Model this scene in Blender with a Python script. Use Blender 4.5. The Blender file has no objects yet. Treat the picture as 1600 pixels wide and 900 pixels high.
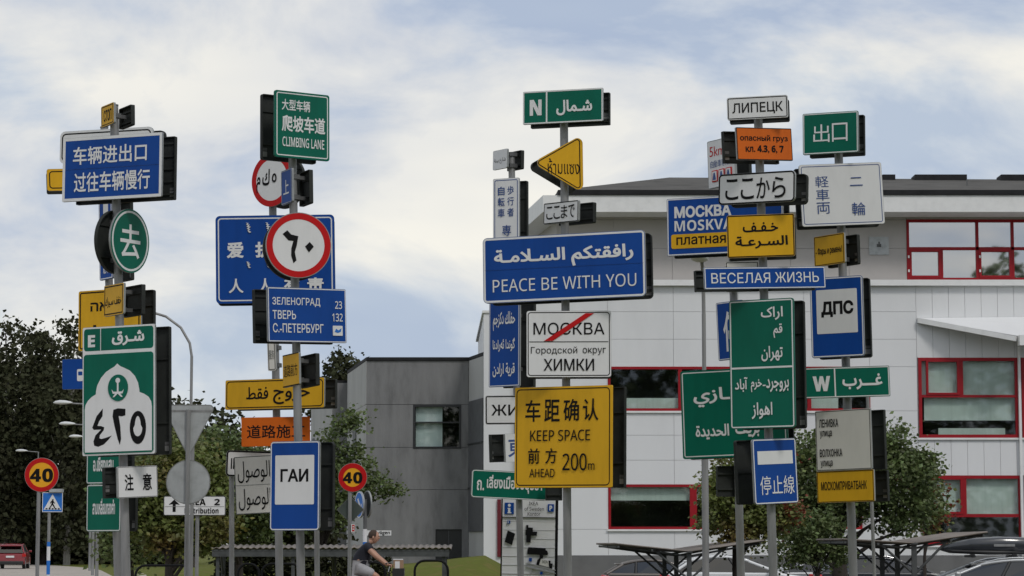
import bpy, bmesh, math, random
import numpy as np
from mathutils import Vector, Matrix
from mathutils.geometry import delaunay_2d_cdt
sin, cos, pi, R = math.sin, math.cos, math.pi, math.radians
random.seed(7)
scene = bpy.context.scene
col = scene.collection

# ------------------------------------------------------------------ camera
F = 3890.0                                  # focal length in photograph pixels
PITCH = math.atan(400.0 / F)
CAM = Vector((0, 0, 1.6))
cd = bpy.data.cameras.new('camera'); cam = bpy.data.objects.new('camera', cd); col.objects.link(cam)
cam.location = CAM; cam.rotation_euler = (pi / 2 + PITCH, 0, 0)
cd.sensor_width = 36; cd.lens = F / 1600 * 36; cd.clip_start = 0.5; cd.clip_end = 6000
scene.camera = cam
FWD = Vector((0, cos(PITCH), sin(PITCH))); UP = Vector((0, -sin(PITCH), cos(PITCH)))

def at(px, py, Y):
    d = Vector(((px - 800) / F, 0, 0)) + UP * ((450 - py) / F) + FWD
    return CAM + d * (Y / d.y)
def ppm(P): return F / (P - CAM).dot(FWD)   # photograph pixels per metre at a point

# ------------------------------------------------------------------ sky and sun
SUN_EL, SUN_AZ = R(48), R(150)              # azimuth clockwise from +Y: behind the camera, to its right
w = bpy.data.worlds.new('World'); scene.world = w; w.use_nodes = True
nt = w.node_tree; N = nt.nodes; L = nt.links
for n in list(N): N.remove(n)
def node(t, **kw):
    n = N.new(t)
    for k, v in kw.items(): setattr(n, k, v)
    return n
def ramp(node_, stops):
    e = node_.color_ramp.elements
    while len(e) < len(stops): e.new(0.5)
    for i, (p, c) in enumerate(stops): e[i].position = p; e[i].color = c if len(c) == 4 else (*c, 1)
out = node('ShaderNodeOutputWorld'); bg = node('ShaderNodeBackground')
sky = node('ShaderNodeTexSky', sky_type='NISHITA', sun_disc=False, sun_elevation=SUN_EL, sun_rotation=SUN_AZ)
tc = node('ShaderNodeTexCoord')
mp = node('ShaderNodeMapping'); mp.inputs['Scale'].default_value = (7.5, 7.5, 15.0); mp.inputs['Location'].default_value = (3.1, 0.4, 1.75)
n1 = node('ShaderNodeTexNoise'); n1.inputs['Scale'].default_value = 1.0; n1.inputs['Detail'].default_value = 7; n1.inputs['Roughness'].default_value = 0.55; n1.inputs['Distortion'].default_value = 0.35
mp2 = node('ShaderNodeMapping'); mp2.inputs['Scale'].default_value = (3.2, 3.2, 10.0); mp2.inputs['Location'].default_value = (0.7, 2.2, 5.3)
n2 = node('ShaderNodeTexNoise'); n2.inputs['Scale'].default_value = 1.3; n2.inputs['Detail'].default_value = 4; n2.inputs['Roughness'].default_value = 0.5
r1 = node('ShaderNodeValToRGB'); r2 = node('ShaderNodeValToRGB')
# cloud radiance (before the 0.1 background strength)
ramp(r1, [(0.40, (4.6, 5.35, 6.7)), (0.47, (6.0, 6.5, 7.3)), (0.535, (7.6, 7.65, 7.7)), (0.61, (9.0, 8.75, 8.2))])
ramp(r2, [(0.36, (0.86, 0.89, 0.95)), (0.62, (1.08, 1.07, 1.03))])
mul = node('ShaderNodeMix', data_type='RGBA', blend_type='MULTIPLY'); mul.inputs[0].default_value = 1
mix = node('ShaderNodeMix', data_type='RGBA'); mix.inputs[0].default_value = 0.93
L.new(tc.outputs['Generated'], mp.inputs[0]); L.new(mp.outputs[0], n1.inputs['Vector'])
L.new(tc.outputs['Generated'], mp2.inputs[0]); L.new(mp2.outputs[0], n2.inputs['Vector'])
L.new(n1.outputs['Fac'], r1.inputs[0]); L.new(n2.outputs['Fac'], r2.inputs[0])
L.new(r1.outputs[0], mul.inputs[6]); L.new(r2.outputs[0], mul.inputs[7])
L.new(sky.outputs[0], mix.inputs[6]); L.new(mul.outputs[2], mix.inputs[7])
L.new(mix.outputs[2], bg.inputs[0]); bg.inputs[1].default_value = 0.1
L.new(bg.outputs[0], out.inputs[0])
sl = bpy.data.lights.new('sun', 'SUN'); sl.energy = 1.2; sl.angle = R(12); sl.color = (1.0, 0.96, 0.9)
so = bpy.data.objects.new('sun', sl); col.objects.link(so)
sd = Vector((sin(SUN_AZ) * cos(SUN_EL), cos(SUN_AZ) * cos(SUN_EL), sin(SUN_EL)))
so.rotation_euler = sd.to_track_quat('Z', 'Y').to_euler(); so.location = (0, 0, 60)
vs = scene.view_settings; vs.view_transform = 'Standard'; vs.look = 'None'; vs.gamma = 1; vs.exposure = 0.0; vs.use_curve_mapping = False
scene.cycles.max_bounces = 6; scene.cycles.transparent_max_bounces = 16

# ------------------------------------------------------------------ materials
MATS = {}
def mat(name, c, rough=0.6, metal=0.0, var=0.12, scale=3.0, c2=None, bump=0.0, bscale=40.0, spec=0.5, stretch=None, island=0.0, coat=0.0, transl=0.0):
    m = bpy.data.materials.new(name); m.use_nodes = True; MATS[name] = m
    t = m.node_tree; p = t.nodes['Principled BSDF']
    p.inputs['Roughness'].default_value = rough; p.inputs['Metallic'].default_value = metal
    p.inputs['Specular IOR Level'].default_value = spec; p.inputs['Coat Weight'].default_value = coat
    tcn = t.nodes.new('ShaderNodeTexCoord'); no = t.nodes.new('ShaderNodeTexNoise'); no.inputs['Scale'].default_value = scale
    no.inputs['Detail'].default_value = 6; no.inputs['Roughness'].default_value = 0.6
    src = tcn.outputs['Object']
    if stretch:
        mpn = t.nodes.new('ShaderNodeMapping'); mpn.inputs['Scale'].default_value = stretch
        t.links.new(src, mpn.inputs[0]); src = mpn.outputs[0]
    t.links.new(src, no.inputs['Vector'])
    rp = t.nodes.new('ShaderNodeValToRGB')
    d = c2 if c2 else tuple(x * (1 - var * 1.6) for x in c)
    u = tuple(min(1, x * (1 + var * 0.7)) for x in c)
    ramp(rp, [(0.28, d), (0.5, c), (0.72, u)])
    t.links.new(no.outputs['Fac'], rp.inputs[0])
    last = rp.outputs[0]
    if island:
        ge = t.nodes.new('ShaderNodeNewGeometry'); hs = t.nodes.new('ShaderNodeHueSaturation')
        ma = t.nodes.new('ShaderNodeMapRange'); ma.inputs[3].default_value = 1 - island; ma.inputs[4].default_value = 1 + island
        t.links.new(ge.outputs['Random Per Island'], ma.inputs[0]); t.links.new(ma.outputs[0], hs.inputs['Value'])
        mh = t.nodes.new('ShaderNodeMapRange'); mh.inputs[3].default_value = 0.5 - 0.02; mh.inputs[4].default_value = 0.5 + 0.015
        t.links.new(ge.outputs['Random Per Island'], mh.inputs[0]); t.links.new(mh.outputs[0], hs.inputs['Hue'])
        t.links.new(last, hs.inputs['Color']); last = hs.outputs[0]
    t.links.new(last, p.inputs['Base Color'])
    if bump:
        nb = t.nodes.new('ShaderNodeTexNoise'); nb.inputs['Scale'].default_value = bscale; nb.inputs['Detail'].default_value = 4
        t.links.new(src, nb.inputs['Vector']); b = t.nodes.new('ShaderNodeBump'); b.inputs['Strength'].default_value = bump; b.inputs['Distance'].default_value = 0.02
        t.links.new(nb.outputs['Fac'], b.inputs['Height']); t.links.new(b.outputs[0], p.inputs['Normal'])
    if transl:
        o_ = [n for n in t.nodes if n.type == 'OUTPUT_MATERIAL'][0]
        tr = t.nodes.new('ShaderNodeBsdfTranslucent'); mx = t.nodes.new('ShaderNodeMixShader'); mx.inputs[0].default_value = transl
        t.links.new(last, tr.inputs[0]); t.links.new(p.outputs[0], mx.inputs[1]); t.links.new(tr.outputs[0], mx.inputs[2]); t.links.new(mx.outputs[0], o_.inputs[0])
    return m
def glass(name, tint, refl=0.16):
    m = bpy.data.materials.new(name); m.use_nodes = True; MATS[name] = m
    t = m.node_tree; t.nodes.remove(t.nodes['Principled BSDF']); o_ = t.nodes['Material Output']
    tr = t.nodes.new('ShaderNodeBsdfTransparent'); tr.inputs[0].default_value = (*tint, 1)
    gl = t.nodes.new('ShaderNodeBsdfGlossy'); gl.inputs['Roughness'].default_value = 0.02
    lw = t.nodes.new('ShaderNodeLayerWeight'); lw.inputs[0].default_value = 0.5; fr = t.nodes.new('ShaderNodeMath'); fr.operation = 'POWER'; fr.inputs[1].default_value = 5.0
    t.links.new(lw.outputs['Facing'], fr.inputs[0])
    ad = t.nodes.new('ShaderNodeMath'); ad.operation = 'ADD'; ad.inputs[1].default_value = refl+0.02; ad.use_clamp = True
    mx = t.nodes.new('ShaderNodeMixShader')
    nz = t.nodes.new('ShaderNodeTexNoise'); nz.inputs['Scale'].default_value = 0.5; bp = t.nodes.new('ShaderNodeBump'); bp.inputs['Strength'].default_value = 0.03
    t.links.new(nz.outputs['Fac'], bp.inputs['Height']); t.links.new(bp.outputs[0], gl.inputs['Normal'])
    t.links.new(fr.outputs[0], ad.inputs[0]); t.links.new(ad.outputs[0], mx.inputs[0])
    t.links.new(tr.outputs[0], mx.inputs[1]); t.links.new(gl.outputs[0], mx.inputs[2]); t.links.new(mx.outputs[0], o_.inputs[0])
    return m
ST = (1, 1, 0.25)
mat('blue', (0.006, 0.058, 0.285), 0.42, spec=0.18, var=0.17, scale=1.5, stretch=ST)
mat('green', (0.001, 0.12, 0.078), 0.42, spec=0.18, var=0.17, scale=1.5, stretch=ST)
mat('yellow', (0.69, 0.38, 0.015), 0.45, spec=0.2, var=0.17, scale=1.5, stretch=ST)
mat('orange', (0.62, 0.125, 0.010), 0.45, spec=0.2, var=0.17, scale=1.5, stretch=ST)
mat('white', (0.70, 0.70, 0.71), 0.45, var=0.07, scale=2.5, stretch=ST)
mat('cream', (0.66, 0.64, 0.60), 0.5, var=0.07, scale=2.5, stretch=ST)
mat('black', (0.008, 0.008, 0.009), 0.6, spec=0.12, var=0.1)
mat('red', (0.48, 0.008, 0.010), 0.45, spec=0.2, var=0.08)
mat('skyblue', (0.01, 0.15, 0.55), 0.45, var=0.08)
mat('navy', (0.02, 0.06, 0.22), 0.5, var=0.08)
mat('swede_yellow', (0.78, 0.36, 0.006), 0.45, var=0.06)
mat('tray', (0.030, 0.033, 0.031), 0.7, spec=0.2, var=0.3, scale=4, c2=(0.022, 0.024, 0.024))
mat('edge', (0.30, 0.31, 0.31), 0.5, metal=0.6, var=0.2)
mat('galv', (0.26, 0.26, 0.262), 0.55, metal=0.35, var=0.22, scale=7, stretch=(1, 1, 0.12), bump=0.05, bscale=60)
mat('galv_dark', (0.12, 0.122, 0.125), 0.6, metal=0.3, var=0.25, scale=6)
mat('alu', (0.42, 0.44, 0.45), 0.55, metal=0.3, var=0.16, scale=5)
mat('dark_back', (0.05, 0.065, 0.06), 0.6, var=0.2, scale=5)

# ------------------------------------------------------------------ mesh helpers
class MB:
    def __init__(s): s.v = []; s.f = []; s.sm = []
    def add(s, vs_, fs, smooth=False):
        o = len(s.v); s.v += [tuple(v) for v in vs_]
        for f in fs: s.f.append(tuple(i + o for i in f)); s.sm.append(smooth)
        return s
    def box(s, a, b, M=None):
        x0, y0, z0 = a; x1, y1, z1 = b
        vv = [Vector(p) for p in ((x0,y0,z0),(x1,y0,z0),(x1,y1,z0),(x0,y1,z0),(x0,y0,z1),(x1,y0,z1),(x1,y1,z1),(x0,y1,z1))]
        if M: vv = [M @ p for p in vv]
        return s.add(vv, [(0,3,2,1),(4,5,6,7),(0,1,5,4),(1,2,6,5),(2,3,7,6),(3,0,4,7)])
    def tube(s, pts, rad, n=10, caps=True):
        pts = [Vector(p) for p in pts]; rad = rad if isinstance(rad, (list, tuple)) else [rad] * len(pts)
        rings = []; prev = None
        for i, p in enumerate(pts):
            d = (pts[min(i + 1, len(pts) - 1)] - pts[max(i - 1, 0)]).normalized()
            if prev is None:
                a = Vector((0, 0, 1)) if abs(d.z) < 0.9 else Vector((1, 0, 0)); u = d.cross(a).normalized()
            else: u = (prev - d * prev.dot(d)).normalized()
            prev = u; v = d.cross(u)
            rings.append([p + (u * cos(2*pi*k/n) + v * sin(2*pi*k/n)) * rad[i] for k in range(n)])
        fs = []
        for i in range(len(pts) - 1):
            for k in range(n): fs.append((i*n+k, i*n+(k+1) % n, (i+1)*n+(k+1) % n, (i+1)*n+k))
        s.add([q for r in rings for q in r], fs, True)
        if caps:
            s.add(rings[0], [tuple(range(n))[::-1]]); s.add(rings[-1], [tuple(range(n))])
        return s
    def prism(s, poly, y0, y1):        # poly in (x,z), counter-clockwise seen from -y; solid from y0 to y1
        n = len(poly)
        vv = [(x, y0, z) for x, z in poly] + [(x, y1, z) for x, z in poly]
        fs = [tuple(range(n)), tuple(range(2*n-1, n-1, -1))] + [((i+1) % n, i, n+i, n+(i+1) % n) for i in range(n)]
        return s.add(vv, fs)
    def ring(s, outer, inner, y0, y1):
        n = len(outer)
        vv = [(x, y0, z) for x, z in outer] + [(x, y0, z) for x, z in inner] + [(x, y1, z) for x, z in outer] + [(x, y1, z) for x, z in inner]
        fs = []
        for i in range(n):
            j = (i + 1) % n
            fs += [(i, j, n+j, n+i), (2*n+j, 2*n+i, 3*n+i, 3*n+j), (j, i, 2*n+i, 2*n+j), (n+i, n+j, 3*n+j, 3*n+i)]
        return s.add(vv, fs)
    def build(s, name, m, parent=None, bevel=0):
        me = bpy.data.meshes.new(name); me.from_pydata(s.v, [], s.f); me.polygons.foreach_set('use_smooth', s.sm)
        me.materials.append(MATS[m] if isinstance(m, str) else m); me.update()
        o = bpy.data.objects.new(name, me); col.objects.link(o)
        if parent: o.parent = parent
        if bevel:
            b = o.modifiers.new('bevel', 'BEVEL'); b.width = bevel; b.segments = 2; b.limit_method = 'ANGLE'
        return o
def empty(name, loc=(0, 0, 0), M=None):
    o = bpy.data.objects.new(name, None); col.objects.link(o); o.empty_display_size = 0.2
    if M is not None: o.matrix_world = M
    else: o.location = loc
    return o
def tag(o, label=None, cat=None, group=None, kind=None):
    if label: o['label'] = label
    if cat: o['category'] = cat
    if group: o['group'] = group
    if kind: o['kind'] = kind
    return o
def box_obj(name, m, a, b, parent=None, bevel=0): return MB().box(a, b).build(name, m, parent, bevel)

# ------------------------------------------------------------------ lettering
AR = {}
for ch, code, n in [('ا',0xFE8D,2),('آ',0xFE81,2),('ب',0xFE8F,4),('ة',0xFE93,2),('ت',0xFE95,4),('ج',0xFE9D,4),('ح',0xFEA1,4),('خ',0xFEA5,4),('د',0xFEA9,2),('ر',0xFEAD,2),('ز',0xFEAF,2),('س',0xFEB1,4),('ش',0xFEB5,4),('ص',0xFEB9,4),('ط',0xFEC1,4),('ع',0xFEC9,4),('غ',0xFECD,4),('ف',0xFED1,4),('ق',0xFED5,4),('ك',0xFED9,4),('ل',0xFEDD,4),('م',0xFEE1,4),('ن',0xFEE5,4),('ه',0xFEE9,4),('و',0xFEED,2),('ي',0xFEF1,4),('ئ',0xFE89,4),('گ',0xFB92,4),('ک',0xFB8E,4),('ە',0xFEE9,2),('ﻻ',0xFEFB,2)]: AR[ch] = (code, n)
def arabic(t):
    t = t.replace('لا', 'ﻻ'); o = []
    for i, ch in enumerate(t):
        if ch not in AR: o.append(ch); continue
        pv = t[i-1] if i else ' '; nx = t[i+1] if i + 1 < len(t) else ' '
        jp = pv == 'ـ' or (pv in AR and AR[pv][1] == 4)
        jn = AR[ch][1] == 4 and (nx == 'ـ' or nx in AR)
        o.append(chr(AR[ch][0] + (3 if jp and jn else 2 if jn else 1 if jp else 0)))
    return ''.join(o[::-1])
def sans(t, bold=False):               # grotesque capitals, letters and digits
    r = ''
    for c in t:
        if 'A' <= c <= 'Z': r += chr((0x1D5D4 if bold else 0x1D5A0) + ord(c) - 65)
        elif 'a' <= c <= 'z': r += chr((0x1D5EE if bold else 0x1D5BA) + ord(c) - 97)
        elif '0' <= c <= '9': r += chr((0x1D7EC if bold else 0x1D7E2) + ord(c) - 48)
        else: r += c
    return r
GC = {}
def glyphs(text, off):
    key = (text, off)
    if key in GC: return GC[key]
    cu = bpy.data.curves.new('tmp', 'FONT'); cu.body = text
    ob = bpy.data.objects.new('tmp', cu); col.objects.link(ob)
    dg = bpy.context.evaluated_depsgraph_get()
    cc = ob.to_curve(dg, apply_modifiers=False)
    cons = []
    for sp in cc.splines:
        pts = []
        bp = sp.bezier_points
        if len(bp):
            for i in range(len(bp)):
                a, b = bp[i], bp[(i + 1) % len(bp)]
                p0, p1, p2, p3 = a.co.xy, a.handle_right.xy, b.handle_left.xy, b.co.xy
                ch = (p3 - p0); ln = ch.length
                if ln < 1e-6: continue
                nrm = Vector((-ch.y, ch.x)) / ln
                k = 1 if max(abs((p1 - p0).dot(nrm)), abs((p2 - p0).dot(nrm))) < 0.004 else (3 if ln < 0.2 else 5)
                for q in range(k):
                    s_ = q / k; pts.append(((1-s_)**3)*p0 + 3*s_*(1-s_)**2*p1 + 3*s_*s_*(1-s_)*p2 + (s_**3)*p3)
        else: pts = [Vector(p.co.xy) for p in sp.points]
        if len(pts) > 2: cons.append(pts)
    ob.to_curve_clear(); bpy.data.objects.remove(ob); bpy.data.curves.remove(cu)
    area = lambda c: 0.5 * sum(c[i].x * c[(i+1) % len(c)].y - c[(i+1) % len(c)].x * c[i].y for i in range(len(c)))
    if off and cons:
        def inside(p, c):
            r = False
            for i in range(len(c)):
                a, b = c[i-1], c[i]
                if (a.y > p.y) != (b.y > p.y) and p.x < (b.x-a.x)*(p.y-a.y)/(b.y-a.y)+a.x: r = not r
            return r
        ars = [area(c) for c in cons]
        nc = []
        for ci, c in enumerate(cons):
            box = [k for k in range(len(cons)) if k != ci and abs(ars[k]) > abs(ars[ci]) and inside(c[0], cons[k])]
            sg = 1 if ars[ci] > 0 else -1
            if box and (ars[min(box, key=lambda k: abs(ars[k]))] > 0) != (ars[ci] > 0): sg = -sg
            n = len(c); q = []
            for i in range(n):
                d1 = (c[i] - c[i-1]); d2 = (c[(i+1) % n] - c[i])
                if d1.length > 1e-7: d1.normalize()
                if d2.length > 1e-7: d2.normalize()
                a = Vector((d1.y, -d1.x)); b = Vector((d2.y, -d2.x)); m = a + b
                m = m * (1.0 / max(0.5, m.dot(m) / 2)) if m.length > 1e-6 else a
                q.append(c[i] + m * off * sg)
            nc.append(q)
        cons = nc
    V = [p for c in cons for p in c]; E = []; o = 0
    for c in cons:
        E += [(o + i, o + (i+1) % len(c)) for i in range(len(c))]; o += len(c)
    vv, ee, ff, *_ = delaunay_2d_cdt(V, E, [], 0, 1e-5)
    P = np.array([(p.x, p.y) for p in vv]); T = np.array([f[:3] for f in ff])
    C = P[T].mean(axis=1); W = np.zeros(len(T), int)
    for c in cons:
        a = np.array([(p.x, p.y) for p in c]); b = np.roll(a, -1, axis=0)
        cy = C[:, 1:2]; cx = C[:, 0:1]
        up = (a[:, 1] <= cy) & (b[:, 1] > cy); dn = (a[:, 1] > cy) & (b[:, 1] <= cy)
        isl = (b[:, 0]-a[:, 0]) * (cy-a[:, 1]) - (cx-a[:, 0]) * (b[:, 1]-a[:, 1])
        W += (up & (isl > 0)).sum(1) - (dn & (isl < 0)).sum(1)
    T = T[W != 0]
    if len(T) == 0: print('NO GLYPH', text.encode('unicode_escape')); T = np.zeros((0, 3), int); GC[key] = (P, T, (0, 0, 1, 1)); return GC[key]
    U = P[np.unique(T)]
    GC[key] = (P, T, (U[:, 0].min(), U[:, 1].min(), U[:, 0].max(), U[:, 1].max()))
    return GC[key]
def lettering(text, x0, z0, x1, z1, y, m, parent, off=0.0, shear=0.0, name='lettering'):
    """write text as a flat print exactly filling the box (x0..x1, z0..z1) on a plane facing -y"""
    P, T, (a, b, c, d) = glyphs(text, off)
    sx = (x1 - x0) / (c - a); sz = (z1 - z0) / (d - b)
    vv = [(x0 + (p[0]-a)*sx, y, z0 + (p[1]-b)*sz) for p in P]
    me = bpy.data.meshes.new(name); me.from_pydata(vv, [], [tuple(int(i) for i in t) for t in T]); me.materials.append(MATS[m]); me.update()
    if len(me.polygons) and me.polygons[0].normal.y > 0: me.flip_normals()
    o = bpy.data.objects.new(name, me); col.objects.link(o); o.parent = parent
    return o
# ------------------------------------------------------------------ ground
mat('grass', (0.10, 0.115, 0.022), 0.9, spec=0.1, var=0.35, scale=1.6, c2=(0.15, 0.125, 0.04), bump=0.4, bscale=8)
mat('asphalt', (0.055, 0.055, 0.057), 0.9, var=0.2, scale=1.5, bump=0.2, bscale=60)
mat('pale_road', (0.36, 0.32, 0.28), 0.9, var=0.15, scale=0.4, bump=0.2, bscale=20)
mat('path', (0.20, 0.16, 0.14), 0.9, var=0.15, scale=1.0, bump=0.2, bscale=40)
def ss(a, b, x):
    t = max(0.0, min(1.0, (x-a)/(b-a))); return t*t*(3-2*t)
def ground(x, y):
    z = 0.17*ss(38, 43, y)*(1-ss(50, 55, y))*(1-ss(1, 5, x))
    z -= 0.4*ss(50, 57, y)*(1-ss(72, 76, y))*(1-ss(0, 4, x))*ss(-16, -11, x)
    z -= 0.2*ss(46, 55, y)*ss(0, 4, x)*(1-ss(120, 150, y))
    z += (0.84+0.36*ss(-4.5, -0.4, x))*ss(75, 84, y)*(1-ss(-0.9, 1.0, x))*ss(-17, -10, x)*(1-ss(115, 125, y))
    return z
def sheet(name, xs, ys, m, lift, fx=lambda x, y: x, label=None):
    vv = []; ff = []
    for y in ys:
        for x in xs: X = fx(x, y); vv.append((X, y, ground(X, y)+lift))
    n = len(xs)
    for j in range(len(ys)-1):
        for i in range(n-1): ff.append((j*n+i, j*n+i+1, (j+1)*n+i+1, (j+1)*n+i))
    o = MB().add(vv, ff, True).build(name, m); o['kind'] = 'structure'; return o
rng = lambda a, b, n: [a+(b-a)*i/n for i in range(n+1)]
sheet('ground', [-3000, -800, -200, -80] + rng(-40, 40, 80) + [80, 200, 800, 3000], [-1500, -300, -60, 0] + rng(20, 130, 110) + [160, 200, 300, 600, 1500, 4500], 'grass', 0)
sheet('road', rng(-5.2, 5.2, 8), rng(-30, 230, 130), 'pale_road', 0.006, lambda x, y: -0.185*y - 2.0 + x + (-0.002*max(0, y-150)**2))
sheet('car_park', rng(1.2, 40, 80), rng(50, 90, 60), 'asphalt', 0.005)
sheet('cycle_path', rng(-40, 12, 80), rng(44.5, 49.5, 8), 'path', 0.01)

# ------------------------------------------------------------------ white building with red windows
mat('white_panel', (0.72, 0.725, 0.735), 0.5, var=0.05, scale=0.5, stretch=(1, 1, 0.3))
mat('beige_panel', (0.45, 0.425, 0.41), 0.55, var=0.06, scale=0.6)
mat('joint', (0.5, 0.5, 0.505), 0.8)
mat('interior', (0.035, 0.04, 0.04), 0.9, var=0.4, scale=0.7)
mat('red_frame', (0.30, 0.007, 0.014), 0.45, spec=0.3, var=0.08)
mat('maroon', (0.13, 0.006, 0.014), 0.5, var=0.08)
mat('blind', (0.56, 0.63, 0.61), 0.8, var=0.06, scale=1.5, stretch=(6, 1, 0.2))
mat('roof_felt', (0.10, 0.096, 0.09), 0.9, spec=0.1, var=0.2, scale=0.8)
mat('gutter', (0.022, 0.022, 0.024), 0.7, spec=0.15, var=0.2)
mat('plinth', (0.15, 0.15, 0.152), 0.8, var=0.12, scale=1.2)
mat('fascia', (0.78, 0.78, 0.775), 0.5, var=0.05)
glass('pane_glass', (0.94, 0.97, 0.95), 0.04)
glass('mirror_glass', (0.35, 0.4, 0.42), 0.6)
YB = 92.0
WBD = empty('office_building', (at(815, 650, YB).x, YB, 0))
tag(WBD, 'white panelled office building with red window frames and a dark low roof', 'building')
def inv(parent, p): return parent.matrix_world.inverted() @ p
def slab(name, m, px0, py0, px1, py1, ya, yb, parent, gap=0.0, Yr=None):
    Yr = Yr or ya; x0, x1 = at(px0, 650, Yr).x, at(px1, 650, Yr).x; z1, z0 = at(800, py0, Yr).z, at(800, py1, Yr).z
    base = parent
    while base.parent: base = base.parent
    o = base.location
    return MB().box((x0+gap-o.x, ya-o.y, z0+gap-o.z), (x1-gap-o.x, yb-o.y, z1-gap-o.z)).build(name, m, parent)
def cells(xb, yb, m, Y, skip, parent, th=0.06, name='wall_panel'):
    for i in range(len(xb)-1):
        for j in range(len(yb)-1):
            cx, cy = (xb[i]+xb[i+1])/2, (yb[j]+yb[j+1])/2
            if any(a < cx < c and b < cy < d for a, b, c, d in skip): continue
            slab(name, m, xb[i], yb[j], xb[i+1], yb[j+1], Y, Y+th, parent, 0.0055)
slab('backing', 'joint', 816, 443, 1800, 870, YB+0.05, YB+0.09, WBD) if False else None
WIN_L = [(950, 573, 1360, 642), (950, 757, 1345, 827)]
WIN_R = [(1436, 559, 1592, 684), (1597, 559, 1753, 684), (1440, 743, 1594, 852), (1599, 743, 1756, 852)]
# structural wall behind the cladding, built around the openings
def backing(x0, y0, x1, y1, holes, Y, parent, m='joint'):
    xs = sorted({x0, x1} | {h[0] for h in holes} | {h[2] for h in holes}); ys = sorted({y0, y1} | {h[1] for h in holes} | {h[3] for h in holes})
    b = MB(); o = parent.location
    for i in range(len(xs)-1):
        for j in range(len(ys)-1):
            cx, cy = (xs[i]+xs[i+1])/2, (ys[j]+ys[j+1])/2
            if any(h[0] < cx < h[2] and h[1] < cy < h[3] for h in holes): continue
            b.box((at(xs[i], 650, Y).x-o.x, Y-o.y, at(800, ys[j+1], Y).z-o.z), (at(xs[i+1], 650, Y).x-o.x, Y+0.3-o.y, at(800, ys[j], Y).z-o.z))
    return b.build('wall_core', m, parent)
backing(818, 446, 1799, 905, WIN_L+WIN_R, YB+0.052, WBD)
cells([815, 882, 950, 1053, 1155, 1258, 1360, 1434], [444, 487, 530, 573, 642, 680, 719, 757, 827, 868], 'white_panel', YB, WIN_L, WBD)
cells([1434+25.6*i for i in range(15)], [444, 500, 559, 684, 743, 852, 868], 'white_panel', YB, WIN_R, WBD)
slab('plinth', 'plinth', 812, 868.5, 1802, 915, YB-0.03, YB+0.06, WBD)
slab('floor_slab', 'interior', 820, 650, 1795, 655, YB+0.5, YB+6, WBD)
slab('room_back', 'interior', 820, 446, 1795, 905, YB+3.0, YB+3.1, WBD)
def window(rect, mull_x=(), rails=(), blinds=(), g_='pane_glass', Y=None, m='red_frame', fw=4.0, parent=None, casements=()):
    Y = Y or YB; parent = parent or WBD
    x0, y0, x1, y1 = rect
    fr = MB(); o = parent.location
    def bar(a, b, c, d, ya=Y-0.03, yb_=Y+0.12): fr.box((at(a, 650, Y).x-o.x, ya-o.y, at(800, d, Y).z-o.z), (at(c, 650, Y).x-o.x, yb_-o.y, at(800, b, Y).z-o.z))
    bar(x0, y0, x1, y0+fw); bar(x0, y1-fw, x1, y1); bar(x0, y0+fw, x0+fw, y1-fw); bar(x1-fw, y0+fw, x1, y1-fw)
    f = fr.build('window_frame', m, parent)
    for (a, b, c, d) in mull_x: slab('mullion', m, a, b, c, d, Y-0.02, Y+0.11, f)
    for (a, b, c, d) in casements:
        q = MB(); fr = q
        bar(a, b, c, b+3.4, Y-0.05, Y+0.1); bar(a, d-3.4, c, d, Y-0.05, Y+0.1); bar(a, b+3.4, a+3.4, d-3.4, Y-0.05, Y+0.1); bar(c-3.4, b+3.4, c, d-3.4, Y-0.05, Y+0.1)
        q.build('casement', m, f)
    for (a, b, c, d) in rails: slab('pane', g_, a, b, c, d, Y+0.05, Y+0.058, f)
    for (a, b, c, d) in blinds: slab('blind', 'blind', a, b, c, d, Y+0.2, Y+0.21, f)
    slab('sill', 'fascia', x0-2, y1, x1+2, y1+3, Y-0.08, Y+0.05, f)
    return f
window(WIN_L[0], [(1060, 577, 1066, 638), (1160, 577, 1172, 638), (1262, 577, 1268, 638)], [(954, 577, 1060, 638), (1066, 577, 1160, 638), (1172, 577, 1262, 638), (1268, 577, 1356, 638)], [(1268, 577, 1310, 640), (954, 622, 1150, 640)])
window(WIN_L[1], [(1077, 761, 1088, 823), (1180, 761, 1186, 823), (1262, 761, 1268, 823)], [(954, 761, 1077, 823), (1088, 761, 1180, 823), (1186, 761, 1262, 823), (1268, 761, 1341, 823)], [(954, 760, 1077, 782), (1088, 760, 1180, 781), (1186, 760, 1341, 786)])
for r_ in (WIN_R[0], WIN_R[1]):
    a = r_[0]
    window(r_, [(a+64, 563, a+70, 617), (a+4, 617, a+152, 621)], [(a+16, 567, a+60, 612), (a+70, 563, a+151, 617), (a+8, 621, a+151, 680)], [(a+4, 563, a+64, 618), (a+70, 563, a+152, 618), (a+8, 620, a+151, 657)], casements=[(a+12, 562, a+64, 617)], fw=5.0)
    slab('radiator', 'blind', a+30, 669, a+134, 679, YB+0.35, YB+0.45, WBD)
for r_ in (WIN_R[2], WIN_R[3]):
    a = r_[0]
    window(r_, [(a+62, 747, a+68, 803), (a+4, 803, a+150, 808)], [(a+16, 751, a+58, 798), (a+68, 747, a+150, 803), (a+8, 808, a+150, 848)], [(a+4, 747, a+62, 804), (a+68, 747, a+150, 804)], casements=[(a+12, 746, a+62, 803)], fw=5.0)
slab('downpipe', 'fascia', 1592.6, 520, 1596.4, 868, YB-0.16, YB-0.03, WBD)
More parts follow.
